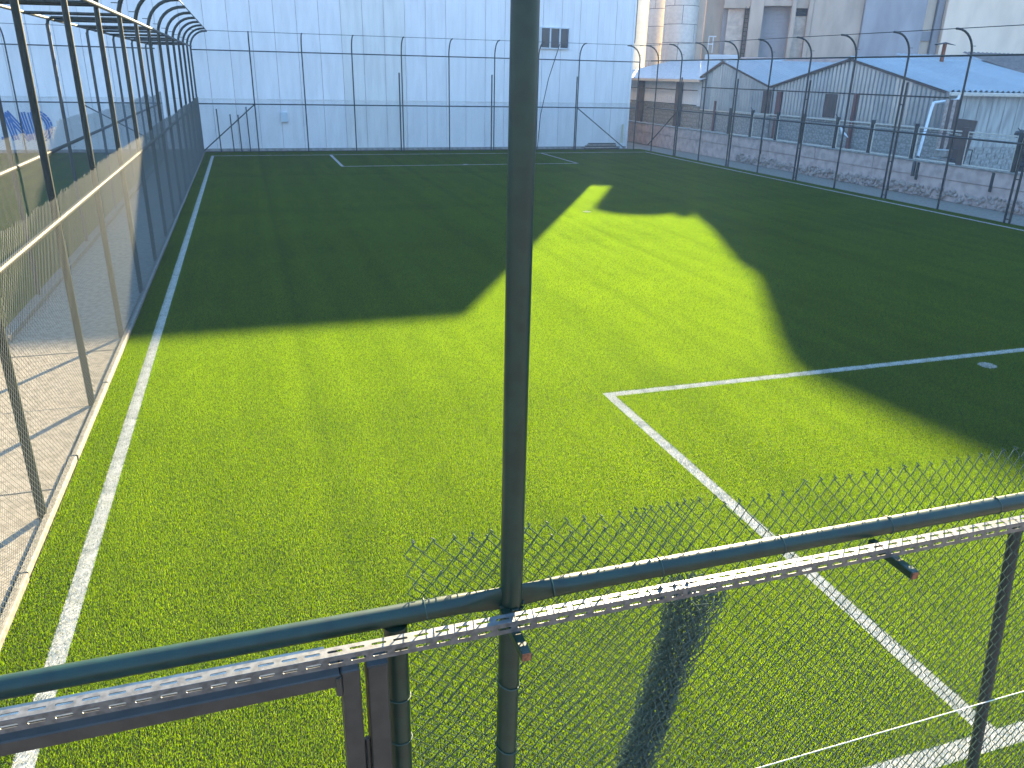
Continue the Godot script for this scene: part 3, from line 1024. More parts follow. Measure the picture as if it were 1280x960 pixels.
# ---------------------------------------------------------------- right fence, wall, railing
func build_right() -> void:
	var X := 20.0
	var t := thing("side_fence", "tall dark chain-link fence with curved posts along the right touch line", "fence", Vector3(X, 0, -20))
	for k in range(-5, 10):
		var z := -16.67 - k * 2.37
		part("curved_post", curved_post(Vector3(X, 0, z), Vector3.LEFT, 0.032), M.steel_dark, t)
		if posmod(k, 2) == 0:
			var s := part("short_post", rail(Vector3(X, 0, z + 0.17), Vector3(X, 3.62, z + 0.17), 0.034, 8), M.steel_dark, t)
			for h in [0.12, 1.2, 2.95]:
				var g := Geo.new()
				g.box(Vector3(X, h, z + 0.085), Vector3(0.02, 0.03, 0.15))
				part("link_plate", g, M.steel_dark, s)
	part("upper_rail", rail(Vector3(X - 0.04, 4.37, -3), Vector3(X - 0.04, 4.37, -38.7), 0.026, 8), M.steel_worn, t)
	part("middle_rail", rail(Vector3(X - 0.04, 2.13, -3), Vector3(X - 0.04, 2.13, -38.7), 0.028, 8), M.steel_dark, t)
	part("tip_wire", rail(Vector3(X - 0.73, 5.05, -3), Vector3(X - 0.73, 5.05, -38.7), 0.011, 6), M.steel_worn, t)
	var g := Geo.new()
	g.bar(Vector3(X, 0.3, -38.4), Vector3(X, 2.05, -35.7), 0.026, 8)
	part("brace", g, M.steel_dark, t)
	for k in 15:
		g = Geo.new()
		net(g, Vector3(X + 0.05, 0.03, -3.2 - k * 2.37), Vector3(0, 0, -1), 2.37, Vector3.UP, 4.33, 0.066, 0.066, 0.0010)
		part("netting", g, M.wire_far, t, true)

	# plastered wall on a rubble footing
	var WX := 21.75
	var w := thing("boundary_wall", "low pink plastered wall on rough stones behind the right fence", "wall", Vector3(WX, 0, -25))
	var z := -14.0
	rng.seed = 61
	while z > -47:
		var l := 3.1 + rng.randf_range(-0.3, 0.5)
		g = Geo.new()
		g.box(Vector3(WX + 0.17, 0.89, z - l / 2), Vector3(0.30, 0.44, l - 0.02), 0.015)
		part("upper_course", g, M.plaster_pink, w)
		g = Geo.new()
		g.box(Vector3(WX + 0.17 + 0.03, 0.33, z - l / 2), Vector3(0.30, 0.67, l - 0.012), 0.015)
		part("lower_course", g, M.plaster_pink, w)
		g = Geo.new()
		g.box(Vector3(WX + 0.17, 1.135, z - l / 2), Vector3(0.36, 0.05, l - 0.012), 0.008)
		part("coping", g, M.concrete, w)
		z -= l
	for q in [-21.9, -18.9, -31.0]:
		g = Geo.new()
		g.box(Vector3(WX + 0.01, 0.80, q), Vector3(0.04, 0.58, 0.10), 0.01)
		part("drain_stain_pipe", g, M.steel_dark, w)
	var rub := SphereMesh.new()
	rub.radius = 0.5
	rub.height = 1.0
	rub.radial_segments = 7
	rub.rings = 4
	var mm := MultiMesh.new()
	mm.transform_format = MultiMesh.TRANSFORM_3D
	mm.mesh = rub
	mm.instance_count = 420
	for i in 420:
		var zz := -14.0 - i * 0.045
		var s := Vector3(rng.randf_range(0.06, 0.12), rng.randf_range(0.08, 0.20), rng.randf_range(0.10, 0.26))
		mm.set_instance_transform(i, Transform3D(Basis.from_euler(Vector3(rng.randf() * 0.7, rng.randf() * 6, rng.randf() * 0.7)) * Basis.from_scale(s), Vector3(WX + 0.03 + rng.randf_range(-0.03, 0.03), rng.randf_range(0.02, 0.36), zz)))
	var ro := MultiMeshInstance3D.new()
	ro.name = "rubble_footing"
	ro.multimesh = mm
	ro.material_override = M.stone
	ro.set_meta("kind", "stuff")
	w.add_child(ro)
	ro.position = -(w.get_meta("at") as Vector3)

	# railing on the wall: posts, and cream-edged frames between them
	var r := thing("wall_railing", "row of cream-edged steel frames and dark posts standing on the pink wall", "railing", Vector3(WX + 0.15, 1.16, -25))
	var rx := WX + 0.12
	var zs := [-15.6, -17.0, -18.35, -20.35, -22.4, -24.5, -26.4, -28.45, -30.2, -32.1, -33.9]
	for i in zs.size():
		g = Geo.new()
		var wide := 0.22 if i == 3 else 0.11
		g.box(Vector3(rx, 1.16 + 0.58, zs[i]), Vector3(0.12, 1.16, wide), 0.008)
		part("railing_post", g, M.timber if i == 3 else M.steel_dark, r)
		if i in [2, 6, 7, 9]:
			g = Geo.new()
			g.bar(Vector3(rx, 2.28, zs[i]), Vector3(rx - 0.03, 2.42, zs[i] - 0.16), 0.015, 6)
			part("bent_arm", g, M.steel_dark, r)
		if i == zs.size() - 1:
			break
		var za: float = zs[i] - 0.10
		var zb: float = zs[i + 1] + 0.10
		g = Geo.new()
		for hy in [1.185, 2.19]:
			g.box(Vector3(rx, hy, (za + zb) / 2), Vector3(0.035, 0.04, za - zb), 0.003)
		for zz in [za, zb]:
			g.box(Vector3(rx, 1.688, zz), Vector3(0.035, 0.964, 0.04), 0.003)
		part("frame", g, M.rail_cream, r)
		g = Geo.new()
		for m in 9:
			var zz := lerpf(za, zb, (m + 1) / 10.0)
			g.bar(Vector3(rx, 2.10, zz), Vector3(rx, 2.17, zz + 0.03 * sin(m * 2.0)), 0.006, 4)
		g.box(Vector3(rx, 2.08, (za + zb) / 2), Vector3(0.02, 0.02, za - zb - 0.04))
		part("scroll_band", g, M.rail_cream if i % 3 else M.steel_dark, r)
	var c := thing("hanging_rag", "small white rag knotted on the railing before the red post", "rag", Vector3(rx - 0.06, 1.75, -26.1))
	g = Geo.new()
	g.tube(PackedVector3Array([Vector3(rx - 0.06, 2.0, -26.15), Vector3(rx - 0.08, 1.9, -26.05), Vector3(rx - 0.09, 1.72, -25.95)]), [0.02, 0.045, 0.015], 7)
	g.tube(PackedVector3Array([Vector3(rx - 0.08, 1.86, -26.03), Vector3(rx - 0.1, 1.72, -25.75), Vector3(rx - 0.08, 1.62, -25.6)]), [0.02, 0.035, 0.012], 7)
	part("cloth_strip", g, M.cloth, c)


# ---------------------------------------------------------------- sheds behind the wall
# one sheet of corrugated metal: u runs across the waves, w along them, n is the outside. top(s) gives the length at s across
func corrugated(o: Vector3, u: Vector3, width: float, w: Vector3, n: Vector3, wave: float, depth: float, top: Callable, bottom := 0.0) -> Geo:
	var g := Geo.new()
	var k := maxi(1, int(round(width / wave)))
	var step := width / k
	var prof := [[0.0, 0.0], [0.16, 0.0], [0.45, 1.0], [0.63, 1.0], [0.93, 0.0]]
	var pts := []
	for i in k:
		for q in prof:
			pts.append(Vector2((i + q[0]) * step, q[1] * depth))
	pts.append(Vector2(width, 0))
	for i in pts.size() - 1:
		var a: Vector2 = pts[i]
		var b: Vector2 = pts[i + 1]
		var p := o + u * a.x + n * a.y
		var q := o + u * b.x + n * b.y
		var d := (b - a).normalized()
		g.quad(p + w * bottom, q + w * bottom, q + w * float(top.call(b.x)), p + w * float(top.call(a.x)), n * d.x - u * d.y)
	return g


func block_wall(parent: Node3D, x: float, z0: float, z1: float, y0: float, y1: float) -> void:
	var g := Geo.new()
	g.box(Vector3(x + 0.11, (y0 + y1) / 2, (z0 + z1) / 2), Vector3(0.2, y1 - y0, absf(z1 - z0)))
	part("mortar_bed", g, M.mortar, parent)
	var bm := BoxMesh.new()
	bm.size = Vector3(0.2, 0.188, 0.394)
	var mm := MultiMesh.new()
	mm.transform_format = MultiMesh.TRANSFORM_3D
	mm.mesh = bm
	var tr := []
	var rows := int((y1 - y0) / 0.2)
	for r in rows:
		var z := z0 - 0.2 - (0.2 if r % 2 else 0.0)
		while z - 0.2 > z1:
			tr.append(Transform3D(Basis.IDENTITY, Vector3(x + 0.10 + rng.randf_range(-0.003, 0.003), y0 + 0.1 + r * (y1 - y0) / rows, z)))
			z -= 0.4
	mm.instance_count = tr.size()
	for i in tr.size():
		mm.set_instance_transform(i, tr[i])
	var o := MultiMeshInstance3D.new()
	o.name = numbered("block_courses", parent)
	o.multimesh = mm
	o.material_override = M.block
	o.set_meta("kind", "stuff")
	parent.add_child(o)
	o.position = -(parent.get_meta("at") as Vector3)


func gable_shed(t: Node3D, x: float, depth: float, zl: float, za: float, zr: float, hl: float, ha: float, hr: float, low: float) -> void:
	# front gable in the plane x, ridge running away from the pitch; zl is the farther eave
	rng.seed = int(absf(za) * 10)
	block_wall(t, x, zr, zl, 0.0, low)
	var top := func(z: float) -> float:
		return lerpf(hr, ha, (zr - z) / (zr - za)) if z > za else lerpf(ha, hl, (za - z) / (za - zl))
	var z := zr
	while z > zl + 0.05:
		var wd := minf(0.92, z - zl)
		var zz := z
		var cut := [wd]
		if z > za and z - wd < za:
			cut = [z - za, wd - (z - za)]
		var g := Geo.new()
		var at := z
		for cw in cut:
			if cw < 0.02:
				continue
			var base_z := at
			var f := func(s: float) -> float: return top.call(base_z - s) - low
			var part_g := corrugated(Vector3(x, low, base_z), Vector3(0, 0, -1), cw, Vector3.UP, Vector3.LEFT, 0.23, 0.07, f)
			g.v.append_array(part_g.v)
			g.n.append_array(part_g.n)
			at -= cw
		part("siding_sheet", g, M.siding[rng.randi() % 3], t)
		z -= wd
	# flashing along the eave line
	var fl := Geo.new()
	fl.box(Vector3(x - 0.06, minf(hl, hr) - 0.22, (zl + zr) / 2), Vector3(0.03, 0.05, zr - zl), 0.004)
	part("flashing", fl, M.steel_dark, t)
	# roof sheets on both slopes, overhanging the gable
	for side in [0, 1]:
		var ze: float = zr if side == 0 else zl
		var he: float = hr if side == 0 else hl
		var e := Vector3(x - 0.25, he - 0.02, ze)
		var r := Vector3(x - 0.25, ha + 0.04, za)
		var w := (r - e)
		var ln := w.length()
		w = w.normalized()
		var n := Vector3.RIGHT.cross(w).normalized()
		if n.y < 0:
			n = -n
		var xx := 0.0
		var shared: ArrayMesh = corrugated(Vector3.ZERO, Vector3.RIGHT, 1.02, w, n, 0.255, 0.065, func(_s): return ln + 0.03, -0.18).mesh()
		while xx < depth:
			piece("roof_sheet", shared, M.roof_blue[rng.randi() % 2], t, e + Vector3.RIGHT * xx + n * (0.004 * (int(xx) % 2)))
			xx += 1.02
		var vg := Geo.new()
		var mid := (e + r) / 2 - n * 0.06 + Vector3(0.02, 0, 0)
		vg.box(mid, Vector3(0.05, 0.08, ln), 0.005, Basis(Vector3.RIGHT, n, Vector3.RIGHT.cross(n)))
		part("verge_board", vg, M.timber, t)
	var rc := Geo.new()
	rc.prism(PackedVector2Array([Vector2(-0.2, -0.06), Vector2(0, 0.03), Vector2(0.2, -0.06), Vector2(0, 0.0)]), Vector3(x - 0.28, ha + 0.09, za), Vector3(0, 0, 1), Vector3.UP, Vector3.RIGHT * depth)
	part("ridge_cap", rc, M.roof_blue[0], t)


func build_sheds() -> void:
	var X := 24.0
	var s2 := thing("metal_shed", "corrugated metal shed with the broad gable above the wall railing", "shed", Vector3(X, 0, -28.5))
	gable_shed(s2, X, 15.0, -33.74, -28.58, -23.36, 3.36, 4.46, 3.4, 2.08)
	var g := Geo.new()
	g.box(Vector3(X - 0.07, 2.62, -29.55), Vector3(0.05, 0.95, 0.75), 0.005)
	part("board_door", g, M.timber, s2)
	g = Geo.new()
	g.box(Vector3(X - 0.12, 1.55, -28.0), Vector3(0.12, 3.2, 0.15), 0.01)
	part("red_post", g, M.red_steel, s2)
	g = Geo.new()
	g.box(Vector3(X - 0.12, 1.55, -33.1), Vector3(0.12, 3.1, 0.30), 0.01)
	part("red_post", g, M.red_steel, s2)
	g = Geo.new()
	g.box(Vector3(X - 0.03, 2.07, -28.5), Vector3(0.12, 0.05, 10.3), 0.005)
	part("sill_strip", g, M.rail_cream, s2)
	# the long side of this shed, turned towards the pitch's near end
	g = Geo.new()
	g.box(Vector3(X + 7.5, 1.65, -23.46), Vector3(15.0, 3.3, 0.18))
	part("side_wall", g, M.cladding, s2)
	for k in 14:
		g = Geo.new()
		g.box(Vector3(X + 0.45 + k * 0.62, 2.35, -23.352), Vector3(0.60, 1.86, 0.03), 0.006)
		part("cladding_board", g, M.cladding, s2)
	rng.seed = 71
	for r in 7:
		for c in 12:
			if rng.randf() < 0.06:
				continue
			g = Geo.new()
			g.box(Vector3(X + 0.62 + c * 0.42 + (0.21 if r % 2 else 0.0), 0.11 + r * 0.2, -23.355), Vector3(0.40, 0.19, 0.04), 0.006)
			part("block", g, M.block, s2)
	g = Geo.new()
	g.box(Vector3(X + 7.3, 3.27, -23.14), Vector3(15.1, 0.13, 0.14), 0.02)
	var gut := part("gutter", g, M.rail_cream, s2)
	var dp := thing("white_downpipe", "white plastic downpipe cranked from the gutter down to the pink wall", "downpipe", Vector3(22.1, 1.2, -22.2))
	g = Geo.new()
	g.tube(PackedVector3Array([Vector3(X + 0.12, 3.22, -23.1), Vector3(X + 0.06, 3.12, -23.06), Vector3(X - 0.03, 3.07, -23.05), Vector3(23.0, 2.98, -23.0), Vector3(22.92, 2.93, -23.0)]), 0.05, 10)
	part("elbow_pipe", g, M.pipe_white, dp)
	g = Geo.new()
	g.tube(PackedVector3Array([Vector3(22.95, 3.0, -23.0), Vector3(22.85, 2.7, -22.95), Vector3(22.05, 1.2, -22.3)]), 0.05, 10)
	part("fall_pipe", g, M.pipe_white, dp)
	g = Geo.new()
	g.tube(PackedVector3Array([Vector3(22.05, 1.22, -22.3), Vector3(21.72, 1.05, -22.05), Vector3(21.70, 0.62, -22.02)]), 0.055, 10)
	part("dark_outlet", g, M.steel_dark, dp)

	var s1 := thing("metal_shed", "narrower corrugated metal shed next to the silos, gable half overlapped", "shed", Vector3(X, 0, -38.0))
	gable_shed(s1, X, 13.0, -40.2, -38.15, -33.80, 3.72, 4.43, 3.36, 2.02)
	g = Geo.new()
	g.box(Vector3(X - 0.07, 2.58, -34.15), Vector3(0.05, 1.05, 0.62), 0.005)
	part("board_door", g, M.timber, s1)
	g = Geo.new()
	g.box(Vector3(X - 0.10, 1.3, -38.6), Vector3(0.1, 2.4, 0.12), 0.01)
	part("red_post", g, M.red_steel, s1)
	g = Geo.new()
	g.box(Vector3(X - 0.03, 2.0, -37.0), Vector3(0.12, 0.05, 6.3), 0.005)
	part("sill_strip", g, M.rail_cream, s1)

	# long low shed in the corner
	var s3 := thing("open_shed", "long low shed with pale striped sheets and brown columns beside the warehouse", "shed", Vector3(X, 0, -45))
	rng.seed = 72
	block_wall(s3, X, -40.3, -52.0, 0.0, 2.15)
	for k in 12:
		g = corrugated(Vector3(X, 2.15, -40.3 - k * 0.95), Vector3(0, 0, -1), 0.95, Vector3.UP, Vector3.LEFT, 0.24, 0.10, func(_s): return 1.28)
		part("siding_sheet", g, M.white_siding, s3)
	for z in [-42.5, -47.25, -50.5]:
		g = Geo.new()
		g.box(Vector3(X - 0.14, 1.75, z), Vector3(0.18, 3.4, 0.55 if z > -50 else 0.3), 0.01)
		part("column", g, M.timber, s3)
	for y in [2.20, 2.97]:
		g = Geo.new()
		g.bar(Vector3(X - 0.26, y, -40.3), Vector3(X - 0.26, y, -51.8), 0.028, 6)
		part("rail", g, M.steel_dark, s3)
	var w := Vector3(4.6, 1.0, 0).normalized()
	var n3 := Vector3(-1.0, 4.6, 0).normalized()
	var sm: ArrayMesh = corrugated(Vector3.ZERO, Vector3(0, 0, -1), 1.0, w, n3, 0.25, 0.03, func(_s): return 5.6).mesh()
	for k in 13:
		piece("roof_sheet", sm, M.roof_grey, s3, Vector3(X - 0.55, 3.52, -39.6 - k * 1.0))
	g = Geo.new()
	g.box(Vector3(X - 0.52, 3.46, -46.0), Vector3(0.06, 0.14, 12.6), 0.01)
	part("fascia", g, M.rail_cream, s3)
	g = Geo.new()
	g.box(Vector3(X + 5.2, 2.2, -46), Vector3(0.2, 4.4, 12))
	part("rear_wall", g, M.block, s3)

	# clutter between wall and shed
	var bd := thing("leaning_board", "tall brown board leaning at the shed corner behind the railing", "board", Vector3(22.9, 0, -21.3))
	g = Geo.new()
	g.box(Vector3(23.1, 1.25, -21.75), Vector3(0.06, 2.5, 0.75), 0.006, Basis.from_euler(Vector3(0.06, 0.25, -0.08)))
	part("panel", g, M.timber, bd)
	g = Geo.new()
	g.box(Vector3(23.05, 2.0, -21.75), Vector3(0.06, 0.06, 0.75), 0.006, Basis.from_euler(Vector3(0.06, 0.25, -0.08)))
	part("batten", g, M.rail_cream, bd)
	var wd := thing("weathered_door", "pale brown plank door propped between the downpipe and the leaning board", "door", Vector3(23.3, 0, -22.7))
	for k in 4:
		g = Geo.new()
		g.box(Vector3(23.3 + k * 0.16, 1.6, -22.75), Vector3(0.15, 3.0, 0.04), 0.005)
		part("plank", g, M.timber if k % 2 else M.stone, wd)
	var ch := thing("metal_chair_frame", "bare dark metal chair frame standing on the pink wall", "chair frame", Vector3(22.3, 1.16, -20.4))
	for q in [[-20.9, 0.0], [-20.45, 0.0], [-20.45, 0.4], [-20.9, 0.4]]:
		part("leg", rail(Vector3(22.0 + q[1], 1.0, q[0]), Vector3(22.0 + q[1], 1.62, q[0]), 0.018, 6), M.steel_dark, ch)
	for q in [[Vector3(22.0, 1.62, -20.9), Vector3(22.0, 1.62, -20.45)], [Vector3(22.4, 1.62, -20.9), Vector3(22.4, 1.62, -20.45)], [Vector3(22.0, 1.62, -20.45), Vector3(22.4, 1.62, -20.45)], [Vector3(22.0, 1.62, -20.9), Vector3(22.4, 1.62, -20.9)], [Vector3(22.0, 1.3, -20.9), Vector3(22.0, 1.3, -20.45)]]:
		part("seat_rail", rail(q[0], q[1], 0.016, 6), M.steel_dark, ch)
	for q in [[0.95, -21.70, 0.42, 0.3, "lower of two pale grey crates behind the railing by the downpipe"], [1.27, -21.62, 0.34, 0.26, "upper, smaller pale grey crate behind the railing by the downpipe"]]:
		var sk := thing("storage_crate", q[4], "crate", Vector3(22.4, q[0], q[1]))
		g = Geo.new()
		g.box(Vector3(22.4, q[0] + q[3] / 2, q[1]), Vector3(0.4, q[3] - 0.04, q[2]), 0.02)
		part("crate_body", g, M.concrete, sk)
		g = Geo.new()
		g.box(Vector3(22.4, q[0] + q[3] - 0.015, q[1]), Vector3(0.43, 0.03, q[2] + 0.03), 0.01)
		part("lid", g, M.cladding, sk)
	var tp := thing("tarpaulin_heap", "dark tarpaulin bundle heaped behind the railing at the right", "tarpaulin", Vector3(22.6, 0.8, -18.2))
	g = blob(Vector3(22.6, 1.35, -18.1), Vector3(0.5, 0.95, 0.75), 0.32, 5)
	part("tarpaulin", g, M.tarp, tp)
	var gb := Geo.new()
	gb = blob(Vector3(22.5, 2.22, -18.9), Vector3(0.14, 0.12, 0.2), 0.2, 8)
	part("tied_end", gb, M.tarp, tp)


func blob(at: Vector3, r: Vector3, rough: float, seed_: int) -> Geo:
	var g := Geo.new()
	var f := noise(1.4, 3, seed_)
	var rows := 14
	var cols := 22
	var p := []
	for i in rows + 1:
		for j in cols + 1:
			var th := PI * i / rows
			var ph := TAU * (j % cols) / cols
			var d := Vector3(sin(th) * cos(ph), cos(th), sin(th) * sin(ph))
			p.append(at + d * r * (1.0 + rough * f.get_noise_3dv(d * 1.3) * 2.0))
	for i in rows:
		for j in cols:
			var a: Vector3 = p[i * (cols + 1) + j]
			var b: Vector3 = p[i * (cols + 1) + j + 1]
			var c: Vector3 = p[(i + 1) * (cols + 1) + j + 1]
			var d: Vector3 = p[(i + 1) * (cols + 1) + j]
			g.quad(a, b, c, d, (a + c) / 2 - at)
	return g


# ---------------------------------------------------------------- silos and the tall concrete works, far behind; turned square to the sun's bearing
func works(a: float, y: float, b: float) -> Vector3:
	var az := deg_to_rad(SUN_AZ)
	return Vector3(cos(az), 0, sin(az)) * a + Vector3(sin(az), 0, -cos(az)) * b + Vector3.UP * y


func wbox(g: Geo, a0: float, a1: float, y0: float, y1: float, b0: float, b1: float, bevel := 0.0) -> void:
	g.box(works((a0 + a1) / 2, (y0 + y1) / 2, (b0 + b1) / 2), Vector3(a1 - a0, y1 - y0, b1 - b0), bevel, Basis(Vector3.UP, -deg_to_rad(SUN_AZ)))


func silo(called_label: String, a: float, b: float, r: float, h: float, seed_: int) -> void:
	var t := thing("grain_silo", called_label, "silo", works(a, 0, b), "steel silos")
	rng.seed = seed_
	# shell of curved steel plates, ring upon ring, the upright seams staggered
	var c := works(a, 0, b)
	var rows := int(ceil(h / 1.28))
	var rh := h / rows
	for i in rows:
		var start := rng.randf() * TAU
		for k in 3:
			var g := Geo.new()
			var a0 := start + TAU * k / 3 + 0.012
			var a1 := start + TAU * (k + 1) / 3 - 0.012
			var y0 := i * rh + 0.015
			var y1 := (i + 1) * rh - 0.015
			for m in 8:
				var p := a0 + (a1 - a0) * m / 8
				var q := a0 + (a1 - a0) * (m + 1) / 8
				var np := Vector3(cos(p), 0, sin(p))
				var nq := Vector3(cos(q), 0, sin(q))
				g.tri(c + np * r + Vector3.UP * y0, c + nq * r + Vector3.UP * y0, c + nq * r + Vector3.UP * y1, np, nq, nq)
				g.tri(c + np * r + Vector3.UP * y0, c + nq * r + Vector3.UP * y1, c + np * r + Vector3.UP * y1, np, nq, np)
			part("plate", g, M.silo[rng.randi() % 2], t)
	var core := Geo.new()
	core.bar(c, c + Vector3.UP * (h - 0.05), r - 0.02, 28)
	part("seams", core, M.steel_worn, t)
	var cone := Geo.new()
	cone.tube(PackedVector3Array([c + Vector3.UP * (h - 0.06), c + Vector3.UP * h, c + Vector3.UP * (h + 0.32)]), [r, r + 0.03, 0.15], 28)
	part("roof", cone, M.silo[0], t)
	var lad := Geo.new()
	var az := works(0.62, 0, -0.78).normalized()
	var side := az.cross(Vector3.UP)
	for s in [-0.2, 0.2]:
		lad.bar(c + az * (r + 0.1) + side * s + Vector3.UP * 0.5, c + az * (r + 0.1) + side * s + Vector3.UP * (h + 0.2), 0.02, 5)


func build_works() -> void:
	var pale := thing("pale_block", "pale blue-white block wedged between warehouse and silos", "building", works(-7, 0, 66))
	var g := Geo.new()
	wbox(g, -14.0, -3.95, 0, 12.0, 66, 74)
	part("wall", g, M.pale_wall, pale)
	g = Geo.new()
	wbox(g, -14.1, -3.9, 12.0, 12.15, 65.9, 74.1)
	part("roof", g, M.roof_grey, pale)
	g = Geo.new()
	g.bar(works(-4.75, 6.1, 65.85), works(-4.75, 12, 65.85), 0.07, 8)
	part("downpipe", g, M.steel_dark, pale)
	g = Geo.new()
	wbox(g, -5.0, -4.7, 6.0, 6.12, 65.75, 65.98)
	part("pipe_shoe", g, M.steel_dark, pale)
	silo("slimmer steel plate silo, nearer the warehouse", -2.9, 64.6, 0.86, 13.0, 81)
	silo("stouter steel plate silo, beside the concrete works", -1.32, 62.2, 1.2, 14.2, 82)

	var t := thing("concrete_works", "tall weathered concrete works behind the silos and sheds", "factory", works(8, 0, 66))
	# main body behind the facade, gabled roof
	g = Geo.new()
	wbox(g, 1.56, 14.55, 0, 18.55, 63.2, 75)
	part("body", g, M.tower, t)
	g = Geo.new()
	var az := deg_to_rad(SUN_AZ)
	g.prism(PackedVector2Array([Vector2(1.56, 18.55), Vector2(1.72, 18.95), Vector2(3.6, 19.85), Vector2(8.1, 21.9), Vector2(14.6, 18.9), Vector2(14.6, 18.55)]), works(0, 0, 61.95), works(1, 0, 0), Vector3.UP, works(0, 0, 13.1))
	part("roof", g, M.roof_grey, t)
	# pier and turret left of body, unseen tops shaped to cast pitch shadow
	g = Geo.new()
	g.prism(PackedVector2Array([Vector2(0.32, 0), Vector2(1.558, 0), Vector2(1.555, 17.3), Vector2(1.28, 17.0), Vector2(1.05, 16.35), Vector2(0.83, 15.6), Vector2(0.43, 14.85), Vector2(0.32, 14.6)]), works(0, 0, 63.2), works(1, 0, 0), Vector3.UP, works(0, 0, 1.2))
	part("shadow_turret", g, M.tower, t)
	g = Geo.new()
	wbox(g, -0.14, 0.315, 0, 14.55, 62.05, 63.195, 0.02)
	part("pier", g, M.tower, t)
	# facade at b = 62: piers, block infill set back, ledges
	for q in [[3.34, 4.25, 62.0, "tower"], [6.1, 6.4, 61.9, "tower"], [7.2, 7.5, 61.9, "tower"]]:
		g = Geo.new()
		wbox(g, q[0], q[1], 0, 18.5, q[2], 63.18, 0.03)
		part("pier", g, M[q[3]], t)
	g = Geo.new()
	wbox(g, 1.9, 3.0, 0, 8.2, 62.55, 63.17, 0.02)
	part("block_infill", g, M.tower_block, t)
	g = Geo.new()
	wbox(g, 1.57, 3.34, 8.2, 18.5, 62.2, 63.18, 0.02)
	part("spandrel", g, M.tower, t)
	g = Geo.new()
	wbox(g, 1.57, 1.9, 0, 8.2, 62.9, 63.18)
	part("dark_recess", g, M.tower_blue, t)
	g = Geo.new()
	wbox(g, 4.25, 6.1, 0, 8.35, 62.8, 63.18)
	part("recessed_wall", g, M.tower_blue, t)
	g = Geo.new()
	wbox(g, 4.25, 6.1, 8.35, 18.5, 62.1, 63.18, 0.02)
	part("spandrel", g, M.tower, t)
	g = Geo.new()
	wbox(g, 6.4, 7.2, 0, 7.75, 62.5, 63.18, 0.02)
	part("block_infill", g, M.tower_block, t)
	g = Geo.new()
	for k in 5:
		wbox(g, 6.42, 7.18, 7.78 + k * 0.085, 7.83 + k * 0.085, 62.4, 62.5)
	part("louvre", g, M.steel_dark, t)
	g = Geo.new()
	wbox(g, 6.4, 7.2, 8.22, 18.5, 62.2, 63.18, 0.02)
	part("spandrel", g, M.tower, t)
	g = Geo.new()
	wbox(g, 7.5, 10.75, 0, 18.5, 62.0, 63.18, 0.03)
	part("front_wall", g, M.tower, t)
	g = Geo.new()
	wbox(g, 10.77, 14.6, 0, 18.5, 61.6, 63.18, 0.03)
	part("front_wall", g, M.tower_blue, t)
	# block courses in the infills
	for q in [[1.9, 3.0, 0.0, 8.2, 62.55], [6.4, 7.2, 0.0, 7.75, 62.5], [4.25, 6.1, 0.0, 8.35, 62.8]]:
		g = Geo.new()
		var y: float = q[2] + 3.2
		var r := 0
		while y < q[3] - 0.2:
			var aa: float = q[0] + 0.01 - (0.25 if r % 2 else 0.0)
			while aa < q[1]:
				var l: float = maxf(aa, q[0] + 0.01)
				var rr: float = minf(aa + 0.48, q[1] - 0.01)
				if rr - l > 0.05:
					wbox(g, l, rr, y, y + 0.225, q[4] - 0.03, q[4] - 0.001)
				aa += 0.5
			y += 0.245
			r += 1
		part("block_courses", g, M.tower_block if q[0] != 4.25 else M.tower_blue, t, true)
	# ladder and a white handrail frame
	g = Geo.new()
	for s in [3.05, 3.30]:
		g.bar(works(s, 3.8, 61.95), works(s, 8.3, 61.95), 0.02, 5)
	for k in 16:
		g.bar(works(3.05, 3.9 + k * 0.28, 61.95), works(3.30, 3.9 + k * 0.28, 61.95), 0.015, 5)
	part("ladder", g, M.steel_dark, t)
	g = Geo.new()
	for q in [[0.75, 5.3, 0.75, 6.35], [1.05, 5.3, 1.05, 6.35], [0.75, 6.35, 1.25, 6.35], [0.75, 5.85, 1.05, 5.85]]:
		g.bar(works(q[0], q[1], 61.6), works(q[2], q[3], 61.6), 0.035, 6)
	part("handrail_frame", g, M.pipe_white, t)
	g = Geo.new()
	wbox(g, 0.6, 2.9, 0, 5.15, 60.4, 61.4, 0.03)
	part("annexe", g, M.pale_wall, t)
	g = Geo.new()
	wbox(g, 3.0, 14.4, 0, 5.0, 59.5, 61.3, 0.03)
	part("low_wing", g, M.plaster_pink, t)

	var bl := thing("beige_block", "large beige rendered block right of the concrete works", "building", works(26, 0, 64))
	g = Geo.new()
	wbox(g, 15.95, 44, 0, 19.0, 62.0, 76, 0.03)
	part("wall", g, M.tower_beige, bl)
	g = Geo.new()
	wbox(g, 14.62, 15.5, 0, 19.0, 63.0, 70, 0.03)
	part("return_wall", g, M.tower_beige, bl)
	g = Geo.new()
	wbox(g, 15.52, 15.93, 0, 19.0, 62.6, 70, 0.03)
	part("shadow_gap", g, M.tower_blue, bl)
	g = Geo.new()
	wbox(g, 14.7, 15.45, 6.3, 6.9, 62.85, 62.98)
	part("vent_panel", g, M.tower_blue, bl)
	g = Geo.new()
	wbox(g, 14.6, 44.2, 19.0, 19.3, 61.8, 76.2, 0.03)
	part("roof", g, M.roof_grey, bl)

	# lower roofs between the sheds and the works
	var br := thing("brown_roofed_shed", "shed with a brown corrugated roof behind the blue shed roof", "shed", Vector3(31, 0, -30))
	g = Geo.new()
	g.box(Vector3(37, 1.9, -29.0), Vector3(12, 3.8, 7.0))
	part("wall", g, M.block, br)
	var w := Vector3(0, 0.26, -1).normalized()
	var n := Vector3(0, 1, 0.26).normalized()
